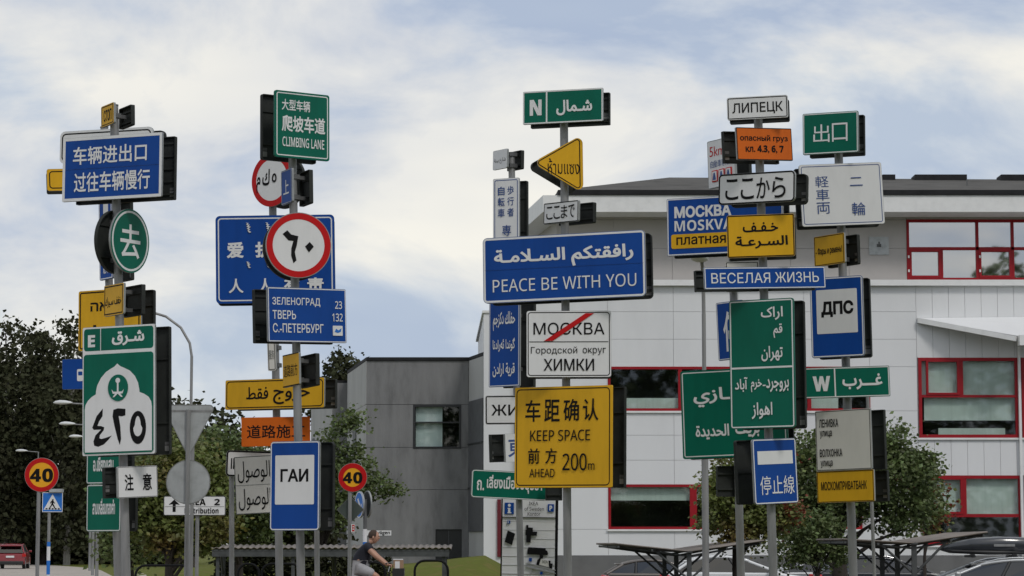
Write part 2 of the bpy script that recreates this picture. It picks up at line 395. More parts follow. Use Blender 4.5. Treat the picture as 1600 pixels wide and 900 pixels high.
# ledge, recessed upper storey
slab('ledge', 'fascia', 812, 437, 1802, 446, YB-0.22, YB+0.5, WBD)
YU = YB+0.7
WU = (1421, 343, 1781, 438)
backing(872, 322, 1799, 441, [WU], YU+0.055, WBD)
cells([870, 960, 1052, 1145, 1238, 1330, 1421, 1800], [322, 343, 388, 438], 'beige_panel', YU, [WU], WBD)
ups = []; cas = []
for k in range(3):
    a = 1421+118*k if k else 1421
ux = [1425, 1531.5, 1587, 1642, 1697, 1777]
window(WU, [(1530, 347, 1534.5, 434), (1585.5, 347, 1590, 434), (1640, 347, 1645, 434), (1695, 347, 1700, 434), (1425, 386, 1777, 390.5), (1474, 390, 1478, 434)],
       [(1425, 347, 1530, 386), (1534.5, 347, 1585.5, 386), (1590, 347, 1640, 386), (1645, 347, 1695, 386), (1700, 347, 1777, 386), (1428, 393, 1471, 431), (1478, 390, 1530, 434), (1537, 393, 1582, 431), (1590, 390, 1640, 434), (1645, 390, 1695, 434), (1700, 390, 1777, 434)],
       g_='mirror_glass', Y=YU, fw=4, casements=[(1425, 390, 1474, 434), (1534.5, 390, 1585.5, 434)])
for (hx, hy) in ((1424, 401), (1424, 423), (1536, 401), (1536, 423)): slab('hinge', 'fascia', hx-1.2, hy-2, hx+1.2, hy+2, YU-0.08, YU-0.04, WBD)
vent = slab('vent_grille', 'alu', 1362, 370, 1393, 398, YU-0.05, YU-0.004, WBD)
slab('vent_mark', 'galv_dark', 1374, 381, 1381, 386, YU-0.06, YU-0.05, vent); slab('vent_mark', 'galv_dark', 1376.5, 377.5, 1379, 381, YU-0.06, YU-0.05, vent)
slab('room_back', 'interior', 1400, 335, 1799, 436, YU+3, YU+3.1, WBD)
# eaves: front and the left return that recedes
o = WBD.location
zt, zb, zg = at(800, 305, YB-0.8).z, at(800, 331, YB-0.8).z, at(800, 297, YB-0.8).z
xL = at(849, 650, YB-0.8).x; xR = at(1800, 650, YB-0.8).x
def quadbox(name, m, plan, z0, z1, parent):
    n = len(plan); vv = [(x-o.x, y-o.y, z0) for x, y in plan]+[(x-o.x, y-o.y, z1) for x, y in plan]
    return MB().add(vv, [tuple(range(n))[::-1], tuple(range(n, 2*n))]+[(i, (i+1) % n, n+(i+1) % n, n+i) for i in range(n)]).build(name, m, parent)
xb2 = xL-2.3; yb2 = YB+16
quadbox('eaves_fascia', 'fascia', [(xL, YB-0.8), (xR, YB-0.8), (xR, yb2), (xb2, yb2)], zb, zt, WBD)
quadbox('gutter', 'gutter', [(xL+0.55, YB-0.86), (xR, YB-0.86), (xR, YB+2), (xL+0.4, YB+2)], zt+0.004, zg, WBD)
zr = at(800, 281, YB+9).z
rf = MB().add([(xL+0.6-o.x, YB-0.84-o.y, zg+0.004), (xR-o.x, YB-0.84-o.y, zg+0.004), (xR-o.x, YB+9-o.y, zr), (xL+5.3-o.x, YB+9-o.y, zr+.1), (xL-1-o.x, YB+15-o.y, zg+0.004), (xR-o.x, YB+15-o.y, zg)], [(0, 1, 2, 3), (0, 3, 4), (3, 2, 5, 4)]).build('roof', 'roof_felt', WBD)
for (a, b) in ((1385, 1405), (1436, 1518), (1572, 1650)): slab('roof_hatch', 'gutter', a, 272.5, b, 284, YB+8.0, YB+9.0, rf)
for p in (1384, 1518): slab('roof_vent', 'galv_dark', p-1, 280, p+1, 292, YB+3.2, YB+3.24, rf)
quadbox('side_wall', 'beige_panel', [(xL+0.7, YB+0.72), (xL+2, YB+0.72), (xL+2, yb2-0.5), (xb2+0.8, yb2-0.5)], at(800, 441, YB).z, zb-0.002, WBD)
quadbox('upper_floor', 'joint', [(xL+0.8, YB+0.1), (xR, YB+0.1), (xR, yb2-1), (xb2+1, yb2-1)], at(800, 445, YB).z, at(800, 441, YB).z-.01, WBD)
# lower wing at the left corner
xw0, xw1 = at(756, 650, YB+0.6).x, at(816, 650, YB+0.6).x; zw = at(800, 489, YB+0.6).z
wg = quadbox('corner_wing', 'white_panel', [(xw0, YB+0.6), (xw1, YB+0.6), (xw1, YB+14), (xw0-0.4, YB+14)], 0.6, zw, WBD)
quadbox('wing_coping', 'fascia', [(xw0-0.06, YB+0.54), (xw1-0.05, YB+0.54), (xw1-0.05, YB+14), (xw0-0.5, YB+14)], zw+0.002, zw+0.09, WBD)
slab('maroon_strip', 'maroon', 777, 780, 783, 870, YB+0.5, YB+0.59, WBD)
# lean-to canopy on the right
zc = [at(800, p, YB-1.5).z for p in (497, 527, 531)]; xc0, xc1 = at(1437, 650, YB-0.2).x-o.x, at(1588, 650, YB-1.6).x-o.x
cp = MB().add([(xc0, -0.2, at(800, 497, YB).z), (xc1, -1.7, at(800, 525, YB-1.7).z), (xc1, -1.7, at(800, 533, YB-1.7).z), (xc0, -0.2, at(800, 505, YB).z), (xc0, 0.0, at(800, 497, YB).z), (xc1+.1, -1.5, at(800, 525, YB-1.7).z), (xc1+.1, -1.5, at(800, 533, YB-1.7).z), (xc0, 0.0, at(800, 505, YB).z)],
   [(0, 3, 2, 1), (4, 5, 6, 7), (0, 1, 5, 4), (3, 7, 6, 2), (1, 2, 6, 5), (0, 4, 7, 3)]).build('canopy_fascia', 'fascia', WBD)
MB().add([(xc0, -0.01, at(800, 497, YB).z), (xc1+.1, -1.5, at(800, 524, YB-1.7).z), (xc1+8, -1.5, at(800, 524, YB-1.7).z), (xc1+8, -0.01, at(800, 492, YB).z)], [(0, 1, 2, 3)]).build('canopy_roof', 'white_panel', cp)
MB().box((xc1+.12, -1.9, at(800, 540, YB-1.7).z), (xc1+.5, -1.5, at(800, 524, YB-1.7).z)).build('gutter_box', 'fascia', cp)

# ------------------------------------------------------------------ grey concrete building
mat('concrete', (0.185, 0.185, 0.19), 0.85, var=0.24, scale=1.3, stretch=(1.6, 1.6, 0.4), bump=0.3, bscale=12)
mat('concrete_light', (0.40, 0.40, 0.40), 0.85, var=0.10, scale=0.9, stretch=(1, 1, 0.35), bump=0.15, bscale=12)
mat('dark_frame', (0.02, 0.021, 0.023), 0.4)
mat('slate_panel', (0.09, 0.092, 0.10), 0.5, var=0.15)
glass('dark_glass', (0.93, 0.96, 0.96), 0.03)
YG = 96.0
gz = lambda py, Y=YG: at(800, py, Y).z
ztop = gz(563.5)
GB = empty('concrete_building', (at(575, 650, YG).x, YG, 1.0))
tag(GB, 'low grey concrete building with one large dark framed window', 'building')
def P2(px, Y): return Vector((at(px, 650, Y).x, Y))
def frame2(p0, p1, parent):
    d = (p1-p0); Ln = d.length; d.normalize(); ob = parent.location
    M = Matrix(((d.x, -d.y, 0, p0.x-ob.x), (d.y, d.x, 0, p0.y-ob.y), (0, 0, 1, -ob.z), (0, 0, 0, 1)))
    return M, Ln
def face(p0, p1, zs, nu, m, parent, holes=(), th=0.2):
    M, Ln = frame2(p0, p1, parent)
    us = sorted({Ln*i/nu for i in range(nu+1)} | {h[0] for h in holes} | {h[1] for h in holes}); zz = sorted(set(zs) | {h[2] for h in holes} | {h[3] for h in holes})
    for i in range(len(us)-1):
        for j in range(len(zz)-1):
            cu, cz = (us[i]+us[i+1])/2, (zz[j]+zz[j+1])/2
            if any(h[0] < cu < h[1] and h[2] < cz < h[3] for h in holes): continue
            gu0 = 0.012 if us[i] in [Ln*k/nu for k in range(nu+1)] else 0; gu1 = 0.012 if us[i+1] in [Ln*k/nu for k in range(nu+1)] else 0
            gz0 = 0.009 if zz[j] in zs else 0; gz1 = 0.009 if zz[j+1] in zs else 0
            MB().box((us[i]+gu0, 0, zz[j]+gz0), (us[i+1]-gu1, th, zz[j+1]-gz1), M).build('wall_panel', m, parent)
    b = MB()
    for i in range(len(us)-1):
        for j in range(len(zz)-1):
            cu, cz = (us[i]+us[i+1])/2, (zz[j]+zz[j+1])/2
            if any(h[0] < cu < h[1] and h[2] < cz < h[3] for h in holes): continue
            b.box((us[i], 0.035, zz[j]), (us[i+1], th-0.01, zz[j+1]), M)
    b.build('wall_core', 'slate_panel', parent)
    return M, Ln
rows = [0.7, gz(765), gz(699), gz(632), ztop]
pA, pB, pC, pD = P2(542.5, 103.5), P2(572, YG), P2(732.5, YG), P2(757, 93.2)
Ln = (pC-pB).length; uu = lambda px: (at(px, 650, YG).x-pB.x)
wh = (uu(645.5), uu(720.5), gz(701), gz(632.5)); dh = (uu(681), uu(722), 0.7, gz(827))
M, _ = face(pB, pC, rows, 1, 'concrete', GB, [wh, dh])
fo = MB()
for a, b, c, d in ((wh[0], wh[1], wh[3]-0.08, wh[3]), (wh[0], wh[1], wh[2], wh[2]+0.08), (wh[0], wh[0]+0.08, wh[2]+.08, wh[3]-.08), (wh[1]-0.08, wh[1], wh[2]+.08, wh[3]-.08), (wh[0]+.08, wh[1]-.08, gz(661), gz(659))): fo.box((a, -0.02, c), (b, 0.16, d), M)
wf = fo.build('window_frame', 'dark_frame', GB)
MB().box((wh[0]+.08, 0.05, wh[2]+.08), (wh[1]-.08, 0.056, gz(661)), M).build('pane', 'dark_glass', wf)
MB().box((wh[0]+.08, 0.05, gz(659)), (wh[1]-.08, 0.056, wh[3]-.08), M).build('pane', 'dark_glass', wf)
MB().box((wh[0]+.1, 0.19, wh[2]), (uu(691), 0.2, wh[3]), M).build('blind', 'blind', wf)
MB().box((wh[0]-.3, 2.0, wh[2]-.3), (wh[1]+.3, 2.1, wh[3]+.3), M).build('room_back', 'interior', GB)
MB().box((dh[0], 0.08, 0.7), (dh[1], 0.14, dh[3]), M).build('door', 'dark_frame', GB)
MB().box((dh[0]+(dh[1]-dh[0])/2-0.01, 0.07, 0.9), (dh[0]+(dh[1]-dh[0])/2+0.01, 0.0799, dh[3]-.05), M).build('door_seam', 'slate_panel', GB)
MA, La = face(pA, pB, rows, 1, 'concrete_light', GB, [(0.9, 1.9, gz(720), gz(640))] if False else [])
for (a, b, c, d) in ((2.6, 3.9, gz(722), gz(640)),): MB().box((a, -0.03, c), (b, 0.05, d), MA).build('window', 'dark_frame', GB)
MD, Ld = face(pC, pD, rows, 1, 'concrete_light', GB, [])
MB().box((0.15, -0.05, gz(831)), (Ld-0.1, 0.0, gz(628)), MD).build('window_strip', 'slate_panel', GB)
for k in range(1, 3): MB().box((0.15, -0.08, gz(831-68*k)-.03), (Ld-0.1, -0.05, gz(831-68*k)+.03), MD).build('mullion', 'dark_frame', GB)
ob = GB.location
plan = [pA, pB, pC, pD, Vector((pD.x, 108)), Vector((pA.x, 112))]
n = len(plan)
def plan_box(name, m, plan, z0, z1, parent):
    n = len(plan); q = parent.location
    return MB().add([(p.x-q.x, p.y-q.y, z0-q.z) for p in plan]+[(p.x-q.x, p.y-q.y, z1-q.z) for p in plan], [tuple(range(n))[::-1], tuple(range(n, 2*n))]+[(i, (i+1) % n, n+(i+1) % n, n+i) for i in range(n)]).build(name, m, parent)
plan_box('roof', 'gutter', [p+Vector((0, -0.06)) for p in plan], ztop+0.005, ztop+0.13, GB)
GB2 = empty('concrete_annex', (at(520, 650, 104).x, 104, 0.6))
tag(GB2, 'lower pale concrete annex with slit window joined to the grey building', 'building')
z2 = at(800, 598, 104).z
qa, qb, qc = P2(486, 110), P2(519, 104), P2(546, 104)
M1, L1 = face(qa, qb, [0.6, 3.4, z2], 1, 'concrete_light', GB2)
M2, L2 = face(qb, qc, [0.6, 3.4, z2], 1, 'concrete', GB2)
MB().box((0.5, -0.03, 4.6), (1.1, 0.04, 6.2), M1).build('window', 'dark_frame', GB2)
plan_box('roof', 'gutter', [qa, qb, qc, Vector((qc.x, 112)), Vector((qa.x, 114))], z2+0.004, z2+0.1, GB2)
# ------------------------------------------------------------------ poles
def g(x, y): return ground(x, y)
POLES = {}
def pole(key, D, top, bot, r, label, cat='pole', m='galv', grp='tall galvanised posts carrying road signs'):
    a = at(*top, D); b = at(*bot, D)
    d = (b - a) / (a.z - b.z); z0 = g(b.x, b.y) - 0.05
    base = b + d * (b.z - z0)
    root = empty('sign_pole', base)
    MB().tube([(0, 0, 0), a - base], r, 14).build('post', m, root)
    MB().tube([(0, 0, 0), (0, 0, 0.06)], r * 2.2, 14).build('base_collar', 'galv_dark', root)
    up = (a - base).normalized()
    MB().tube([a - base, a - base + up * 0.02], r * 1.06, 14).build('cap', 'galv_dark', root)
    tag(root, label, cat, grp)
    POLES[key] = (D, a, base)
pole('A', 33, (178, 166), (197, 890), 0.058, 'tall galvanised post carrying the white panel with three black Arabic digits')
pole('A2', 36.5, (163, 200), (184, 890), 0.058, 'galvanised post carrying the stacked green Thai panels')
pole('B', 33, (456, 200), (470, 890), 0.056, 'tall galvanised post carrying the green climbing lane sign at its top')
pole('B2', 36, (425, 262), (436.5, 890), 0.056, 'galvanised post carrying the big blue sign with vertical Mongolian script')
pole('B3', 36.5, (362, 712), (362, 890), 0.038, 'short square grey post below the white plate half hidden by the Arabic plate')
pole('B4', 38, (494, 690), (495.5, 890), 0.04, 'thin grey post just right of the blue plate with three Cyrillic capitals')
pole('C', 33, (881, 166), (887, 890), 0.056, 'tall galvanised post with the green N sign at its top')
pole('C2', 39, (799, 240), (813.5, 890), 0.054, 'galvanised post in front of the white site map board')
pole('D', 33, (1184, 168), (1208, 890), 0.058, 'tall galvanised post carrying the long narrow blue street plate')
pole('D2', 36, (1140, 225), (1157.5, 890), 0.058, 'galvanised post behind the blue stop line sign')
pole('E', 34.7, (1309, 205), (1333, 890), 0.060, 'tall galvanised post with the green two-character exit sign at its top')
pole('E2', 37, (1355, 600), (1366, 890), 0.026, 'thin grey post behind the white street name panel with yellow foot')

# ------------------------------------------------------------------ signs
def outline(kind, W, H, ins, r):
    if kind == 'disc':
        n = 56; return [((W/2-ins)*cos(2*pi*i/n), (H/2-ins)*sin(2*pi*i/n)) for i in range(n)]
    if kind == 'rect':
        a, b = W/2-ins, H/2-ins; r = max(0.0025, min(r - ins if r > ins else 0.004, a, b)); P = []
        for cx, cz, t0 in ((a-r, b-r, 0), (-a+r, b-r, 90), (-a+r, -b+r, 180), (a-r, -b+r, 270)):
            for k in range(7): P.append((cx + r*cos(R(t0+15*k)), cz + r*sin(R(t0+15*k))))
        return P
    if kind == 'left':   base = [(W/2, H/2), (-W/2, 0), (W/2, -H/2)]
    elif kind == 'down': base = [(W/2, H/2), (-W/2, H/2), (0, -H/2)]
    elif kind == 'up':   base = [(0, H/2), (-W/2, -H/2), (W/2, -H/2)]
    elif kind == 'diamond': base = [(W/2, 0), (0, H/2), (-W/2, 0), (0, -H/2)]
    base = [Vector(p) for p in base]; n = len(base)
    def inset(ps, q):
        o = []
        for i in range(n):
            d1 = (ps[i] - ps[i-1]).normalized(); d2 = (ps[(i+1) % n] - ps[i]).normalized()
            a = Vector((-d1.y, d1.x)); b = Vector((-d2.y, d2.x)); m = a + b
            o.append(ps[i] + m * (q * 2 / m.dot(m)) )
        return o
    core = inset(base, r); rr = max(0.003, r - ins) if r > ins else 0.003
    if r <= ins: core = inset(base, ins + 0.003)
    P = []
    for i in range(n):
        d1 = (core[i] - core[i-1]).normalized(); d2 = (core[(i+1) % n] - core[i]).normalized()
        a1 = math.atan2(-d1.x, d1.y); a2 = math.atan2(-d2.x, d2.y)
        while a2 < a1: a2 += 2*pi
        for k in range(9):
            t = a1 + (a2-a1)*k/8; P.append((core[i].x + rr*cos(t), core[i].y + rr*sin(t)))
    return P
SIGN_GROUP = 'road signs mounted on the tall poles'
def S(label, pk, Lc, Rc, face, items, off=None, phi=None, d=None, shape='rect', r=0.02, rear=True, roll=None, push=None, ribs=None, edge='edge', cat='road sign', sticker=True, name='road_sign', group=SIGN_GROUP):
    D, ptop, pbase = POLES[pk] if isinstance(pk, str) else (pk, None, None)
    xl, tl, bl = Lc; xr, tr, br = Rc
    cx, cy = (xl+xr)/2, (tl+bl+tr+br)/4
    C = at(cx, cy, D); sc = ppm(C)
    if d is None: d = 0.40 if (bl-tl) > 60 or (xr-xl) > 60 else 0.33
    if phi is None: phi = -math.asin(max(-0.95, min(0.95, off/(d*sc)))) if off is not None else R(-15)
    e = (850-cy)/F; m = ((tr-tl)+(br-bl))/2/(xr-xl)
    if roll is None: roll = max(-0.03, min(0.05, e*math.tan(phi) - m))
    if push is None: push = d/2
    C = at(cx, cy, D - cos(phi)*push); sc = ppm(C)
    W = (xr-xl)/cos(phi)/sc; H = (bl-tl+br-tr)/2/sc
    M = Matrix.Translation(C) @ Matrix.Rotation(phi, 4, 'Z') @ Matrix.Rotation(-roll, 4, 'Y')
    root = empty(name, M=M)
    tag(root, label, cat, group)
    o0 = outline(shape, W, H, 0, r)
    fp = MB().prism(o0, 0, 0.028).build('front_panel', face, root)
    MB().ring(outline(shape, W+0.006, H+0.006, 0, r+0.003), o0, 0.003, 0.034).build('edge_trim', edge, root)
    y = 0.0
    for it in items:
        y -= 0.0015
        if it[0] == 'b':
            _, ins, wd, mm, *rr = it; rr = rr[0] if rr else max(0.004, r-ins)
            MB().ring(outline(shape, W-2*ins, H-2*ins, 0, rr), outline(shape, W-2*ins, H-2*ins, wd, rr), y, -0.0002).build('border', mm, fp)
        elif it[0] == 'r':
            _, u0, v0, u1, v1, mm, *rr = it; rr = rr[0] if rr else 0.003
            cx_, cz_ = ((u0+u1)/2-0.5)*W, (0.5-(v0+v1)/2)*H
            MB().prism([(x+cx_, z+cz_) for x, z in outline('rect', (u1-u0)*W, (v1-v0)*H, 0, rr)], y, -0.0002).build('field', mm, fp)
        elif it[0] == 'c':
            _, u, v, ru, rv, mm = it
            MB().prism([(x+(u-0.5)*W, z+(0.5-v)*H) for x, z in outline('disc', 2*ru*W, 2*rv*H, 0, 0)], y, -0.0002).build('field', mm, fp)
        elif it[0] == 'p':
            _, pts, mm = it
            q = [((u-0.5)*W, (0.5-v)*H) for u, v in pts]
            ar = sum(q[i][0]*q[(i+1) % len(q)][1]-q[(i+1) % len(q)][0]*q[i][1] for i in range(len(q)))
            if ar < 0: q = q[::-1]
            MB().prism(q, y, -0.0002).build('symbol', mm, fp)
        elif it[0] == 't':
            _, txt, u0, v0, u1, v1, mm, *bo = it; bo = bo[0] if bo else 0.0
            lettering(txt, (u0-0.5)*W, (0.5-v1)*H, (u1-0.5)*W, (0.5-v0)*H, y-0.0005, mm, fp, bo)
    if rear:
        y1 = d; y0 = d-0.055
        ob = MB().prism(o0, y1-0.004, y1).build('rear_panel', 'tray', root)
        MB().ring(o0, outline(shape, W, H, 0.012, r), y0, y1-0.004).build('rear_frame', 'tray', ob)
        nr = 0 if shape == 'left' else ribs if ribs is not None else 2
        for k in range(nr):
            z = H*((k+0.5)/nr-0.5)
            hw = W/2-0.013 if shape == 'rect' else (W/2*math.sqrt(max(0.05, 1-(2*z/H)**2))-0.02 if shape == 'disc' else 0.12*W)
            MB().box((-hw, y1-0.022, z-0.014), (hw, y1-0.004, z+0.014)).build('rib', 'tray', ob)
        if sticker and shape == 'rect' and H > 0.35:
            sx = W/2-0.10 if phi < 0 else -W/2+0.03
            MB().box((sx, y1-0.0065, -H/2+0.05), (sx+0.075, y1-0.0045, -H/2+0.12)).build('sticker', 'galv', ob)
            MB().box((sx, y1-0.0065, -H/2+0.13), (sx+0.075, y1-0.0045, -H/2+0.17)).build('sticker', 'galv_dark', ob)
    # clamps that carry the panels on the post
    if ptop is not None:
        Mi = M.inverted()
        for k in ((0.0,) if shape == 'left' else (-0.3, 0.3) if H > 0.3 else (0.0,)):
            zt = (C.z + k*H)
            f = (zt - pbase.z)/(ptop.z - pbase.z); pp = pbase.lerp(ptop, f); q = Mi @ pp
            qx, qy = q.x, q.y
            yb = d-0.03 if rear else qy+0.07
            ya = 0.026
            xa = max(-W/2+0.03, min(W/2-0.03, qx))
            MB().box((xa-0.022, ya, q.z-0.025), (xa+0.022, max(yb, qy), q.z+0.025)).box((min(xa, qx)-0.07, qy-0.07, q.z-0.03), (max(xa, qx)+0.07, qy+0.07, q.z+0.03)).build('clamp', 'galv_dark', root)
    return root
A_ = arabic
WB = ('b', 0.014, 0.016, 'white')
# ---- left cluster
S('small yellow plate with black Cyrillic stop lettering at the top of its post', 'A', (155.3,166.7,199.5), (180,159.6,192.5), 'yellow', [('b',0.012,0.012,'black'),('t','СТОП',0.22,0.24,0.84,0.8,'black',0.02)], off=30, d=0.32, ribs=2)
S('blank white board with black outline behind the blue vehicles entrance board', 'A2', (88,206,256), (243,197.5,248), 'white', [('b',0.03,0.02,'black',0.07)], off=16, r=0.08)
S('small yellow board edge peeping out left of the blue Chinese board', 'A2', (75,265,299), (150,262,296), 'yellow', [('b',0.03,0.016,'black',0.05)], phi=R(12), r=0.03)
S('blue board with white Chinese characters in two lines, white rim', 'A', (92,216.5,316), (257.5,206,307), 'blue', [('b',0.0,0.038,'white',0.012),('r',0.03,0.497,0.97,0.501,'navy'),('t','车辆进出口',0.105,0.145,0.85,0.43,'white',0.014),('t','过往车辆慢行',0.12,0.555,0.885,0.87,'white',0.014)], off=17.5, r=0.015, ribs=5)
S('narrow blue plate with white square hidden behind the round green sign', 'A2', (153,312,440), (177,308,434), 'blue', [('b',0.008,0.014,'white'),('r',0.36,0.06,0.72,0.3,'white'),('t','駐車',0.3,0.80,0.75,0.93,'white',0.01)], off=29)
S('round green sign with one white Chinese character and white rim', 'A', (179.5,326.5,426.5), (227.5,326.5,426.5), 'green', [('b',0.022,0.028,'white'),('t','去',0.24,0.24,0.76,0.77,'white',0.012)], off=-29, d=0.29, shape='disc', roll=0.0)
S('small yellow Arabic plate above the sign with three large digits', 'A', (158.3,447,495), (196.5,441.7,490), 'yellow', [('b',0.014,0.016,'black'),('t',A_('خفف سـيرك'),0.06,0.38,0.9,0.74,'black',0.015)], off=31, ribs=2)
S('yellow board with black Hebrew letters behind the small Arabic plate', 'A2', (118.5,455,549), (223.5,449,543), 'yellow', [('b',0.02,0.02,'black',0.04),('t','מאה'[::-1],0.195,0.2,0.62,0.35,'black',0.02),('t','הל'[::-1],0.24,0.58,0.6,0.80,'black',0.03)], off=18, r=0.03)
dome = [(.035,.975),(.035,.64),(.045,.605),(.08,.572),(.13,.545),(.19,.525),(.192,.50),(.21,.455),(.26,.40),(.33,.355),(.40,.33),(.45,.315),(.487,.293),(.525,.313),(.58,.328),(.66,.352),(.73,.395),(.775,.45),(.79,.498),(.795,.522),(.86,.538),(.92,.562),(.955,.598),(.965,.64),(.965,.975)]
Z = lambda pts: [((x-195)/360, (y-270)/602) for x, y in pts]
dig4 = Z([(299,654),(268,688),(246,742),(254,752),(290,752),(262,778),(252,806),(256,826),(276,832),(304,822),(326,802),(344,782),(318,790),(292,796),(282,792),(284,778),(303,756),(306,742),(292,736),(272,734),(280,714),(297,690)])
dig2 = Z([(352,662),(375,656),(412,660),(411,690),(396,694),(378,692),(386,740),(390,800),(384,826),(374,800),(358,740),(348,692)])
dig5 = Z([(474+40*cos(t), 749+77*sin(t)) for t in [2*pi*i/28 for i in range(28)]])
hole = Z([(474+21*cos(t)*(0.72 if sin(t) < 0 else 1.05), 752+(56 if sin(t) < 0 else 38)*sin(t)) for t in [2*pi*i/24 for i in range(24)]])
em = lambda pts: [(0.5+x*0.135, 0.482+y*0.1) for x, y in pts]
S('tall white route panel with green dome field and three large black Arabic digits', 'A', (125,511.7,712.7), (245.3,506,708), 'white', [('r',.018,.012,.982,.185,'green',.04),('r',.247,.008,.256,.188,'white'),('t',sans('E',True),.075,.06,.175,.155,'white',.02),('t',A_('شـرق'),.41,.04,.86,.155,'white',.03),('r',.018,.213,.982,.988,'green',.04),('p',dome,'white'),('r',.035,.62,.965,.975,'white',.04),('p',dig4,'black'),('p',dig2,'black'),('p',dig5,'black'),('p',hole,'white'),('c',.5,.482,.138,.103,'green'),
  ('c',.5,.425,.032,.02,'white'),('p',em([(-.08,-.5),(.08,-.5),(.08,.35),(-.08,.35)]),'white'),('p',em([(-.62,.12),(-.45,.3),(0,.3),(.45,.3),(.62,.12),(.5,.45),(0,.48),(-.5,.45)]),'white'),('p',em([(-.5,.72),(-.42,.62),(.0,.22),(.42,.62),(.5,.72),(.35,.72),(0,.45),(-.35,.72)]),'white')], off=19.5, r=0.02, d=0.44)
S('small blue sign end peeping out left of the three digit panel', 'A2', (97,561.5,608.5), (150,560,607), 'blue', [('r',0.44,0.34,0.62,0.74,'white',0.02),('r',0.475,0.42,0.6,0.55,'blue',0.01)], phi=R(-5), rear=False)
S('green Thai place panel cut by the dark tray of the small white notice', 'A2', (132.5,706,756), (190.5,705,755), 'green', [('b',0.006,0.012,'white',0.03),('t','อ.เชียงแสน',0.2,0.14,0.80,0.62,'white',0.03)], phi=R(-30), r=0.04, sticker=False)
S('green Thai panel below another one with a white rim', 'A2', (132.5,757.5,830.5), (191,757,829.5), 'green', [('b',0.006,0.012,'white',0.03),('t','สามเหลี่ยมทองคำ',0.18,0.3,0.84,0.64,'white',0.03)], phi=R(-30), r=0.04)
S('white plate with two black Chinese characters beside a dark tray', 'A', (188,731,779.5), (242.5,726,774.5), 'white', [('b',0.004,0.006,'black'),('t','注',0.17,0.24,0.39,0.78,'black',0.02),('t','意',0.62,0.24,0.85,0.78,'black',0.02)], off=-29, roll=0.05, r=0.02, d=0.36, ribs=3)
# ---- second cluster
S('green climbing lane sign with Chinese characters at the top of its post', 'B', (432.5,139.5,244.5), (512.5,149,252.5), 'green', [('b',0.022,0.014,'white',0.03),('t','大型车辆',0.12,0.12,0.64,0.29,'white',0.015),('t','爬坡车道',0.12,0.36,0.92,0.61,'white',0.022),('t',sans('CLIMBING LANE'),0.13,0.69,0.9,0.835,'white',0.015)], off=-27, r=0.03, edge='green')
S('round white sign with red ring and Arabic kilometre lettering', 'B2', (391,239,323), (458,239,323), 'white', [('b',0.0,0.085,'red'),('t',A_('م'),.125,.43,.22,.74,'black',.02),('t',A_('ك'),.27,.29,.45,.60,'black',.02),('t','٥',.51,.38,.625,.55,'black',.02)], off=20, shape='disc', d=0.33)
S('small blue plate with a white symbol on the post below the climbing lane sign', 'B', (438,268,322), (457,261.5,315), 'blue', [('b',0.006,0.01,'edge'),('t','上',.22,.3,.75,.72,'white',.01)], off=32, d=0.32, ribs=2)
sq = [(0,0),(.5,.05),(.35,.18),(.75,.22),(.45,.36),(.95,.42),(.5,.55),(.8,.7),(.5,.78),(1,.95),(.6,1),(.3,.8),(.55,.72),(.15,.6),(.5,.5),(.1,.4),(.4,.3),(.05,.2),(.3,.12)]
mong = lambda u, v, w_, h_: ('p', [(u+x*w_, v+y*h_) for x, y in sq], 'white')
S('big blue board with white Chinese characters and small vertical Mongolian script', 'B2', (338,337,475), (522.5,335,471.5), 'blue', [('b',0.03,0.018,'white',0.05),('t','爱',.09,.30,.235,.485,'white',.035),('t','护',.33,.30,.475,.485,'white',.035),('t','公',.58,.30,.72,.485,'white',.035),('t','物',.82,.30,.95,.485,'white',.035),('t','人',.105,.72,.23,.885,'white',.02),('t','人',.35,.72,.475,.885,'white',.02),('t','有',.57,.72,.70,.885,'white',.03),('t','责',.765,.72,.905,.885,'white',.03),mong(.255,.08,.045,.115),mong(.42,.08,.045,.115),mong(.255,.525,.04,.075),mong(.42,.525,.04,.075)], phi=R(3), r=0.06, edge='navy')
six = [(442,366),(449,360),(455,366.5),(466,369),(463.6,384),(460.8,394),(463.5,407),(459,411.5),(455.3,400),(455.5,388),(458.5,376.5),(451,376)]
U = lambda pts: [((x-416.5)/100.2, (y-331.7)/103) for x, y in pts]
S('large round white sign with red ring and black Arabic sixty', 'B', (416.5,331.7,434.7), (516.7,331.7,434.7), 'white', [('b',0.0,0.012,'edge'),('b',0.008,0.082,'red'),('p',U(six),'black'),('p',U([(476.5,385),(483.5,377.5),(489.8,384.8),(482.5,394)]),'black')], off=-10, shape='disc', roll=0.0)
S('blue distance sign with three Cyrillic city names and a small white sticker', 'B', (423,448.5,532.5), (538,452,537), 'blue', [('b',0.004,0.012,'white'),('t','ЗЕЛЕНОГРАД',.055,.18,.665,.345,'white',.01),('t','ТВЕРЬ',.055,.42,.35,.58,'white',.01),('t','С.-ПЕТЕРБУРГ',.055,.66,.70,.83,'white',.01),('t',sans('23'),.855,.225,.945,.37,'white',.01),('t',sans('132'),.815,.455,.95,.605,'white',.01),('r',.82,.685,.945,.87,'white',.01),('p',[(.84,.80),(.86,.74),(.89,.77),(.93,.73),(.92,.80),(.88,.82)],'skyblue')], off=-28, r=0.015, ribs=4)
S('narrow pale plate with faint lettering hanging under the blue distance sign', 'B2', (418,534,581), (431,532,577), 'cream', [('b',0.01,0.01,'black'),('t','服务',.2,.3,.8,.62,'dark_back',.0)], off=10, rear=False)
S('small yellow plate with a column of cramped black characters in front of a tray', 'B', (440,556.5,607), (468.5,549,600), 'yellow', [('r',.0,.0,1,.03,'black'),('r',0,.965,1,1,'black'),('t','道路前方',.07,.32,.93,.70,'black',.0)], off=31, d=0.32, ribs=2)
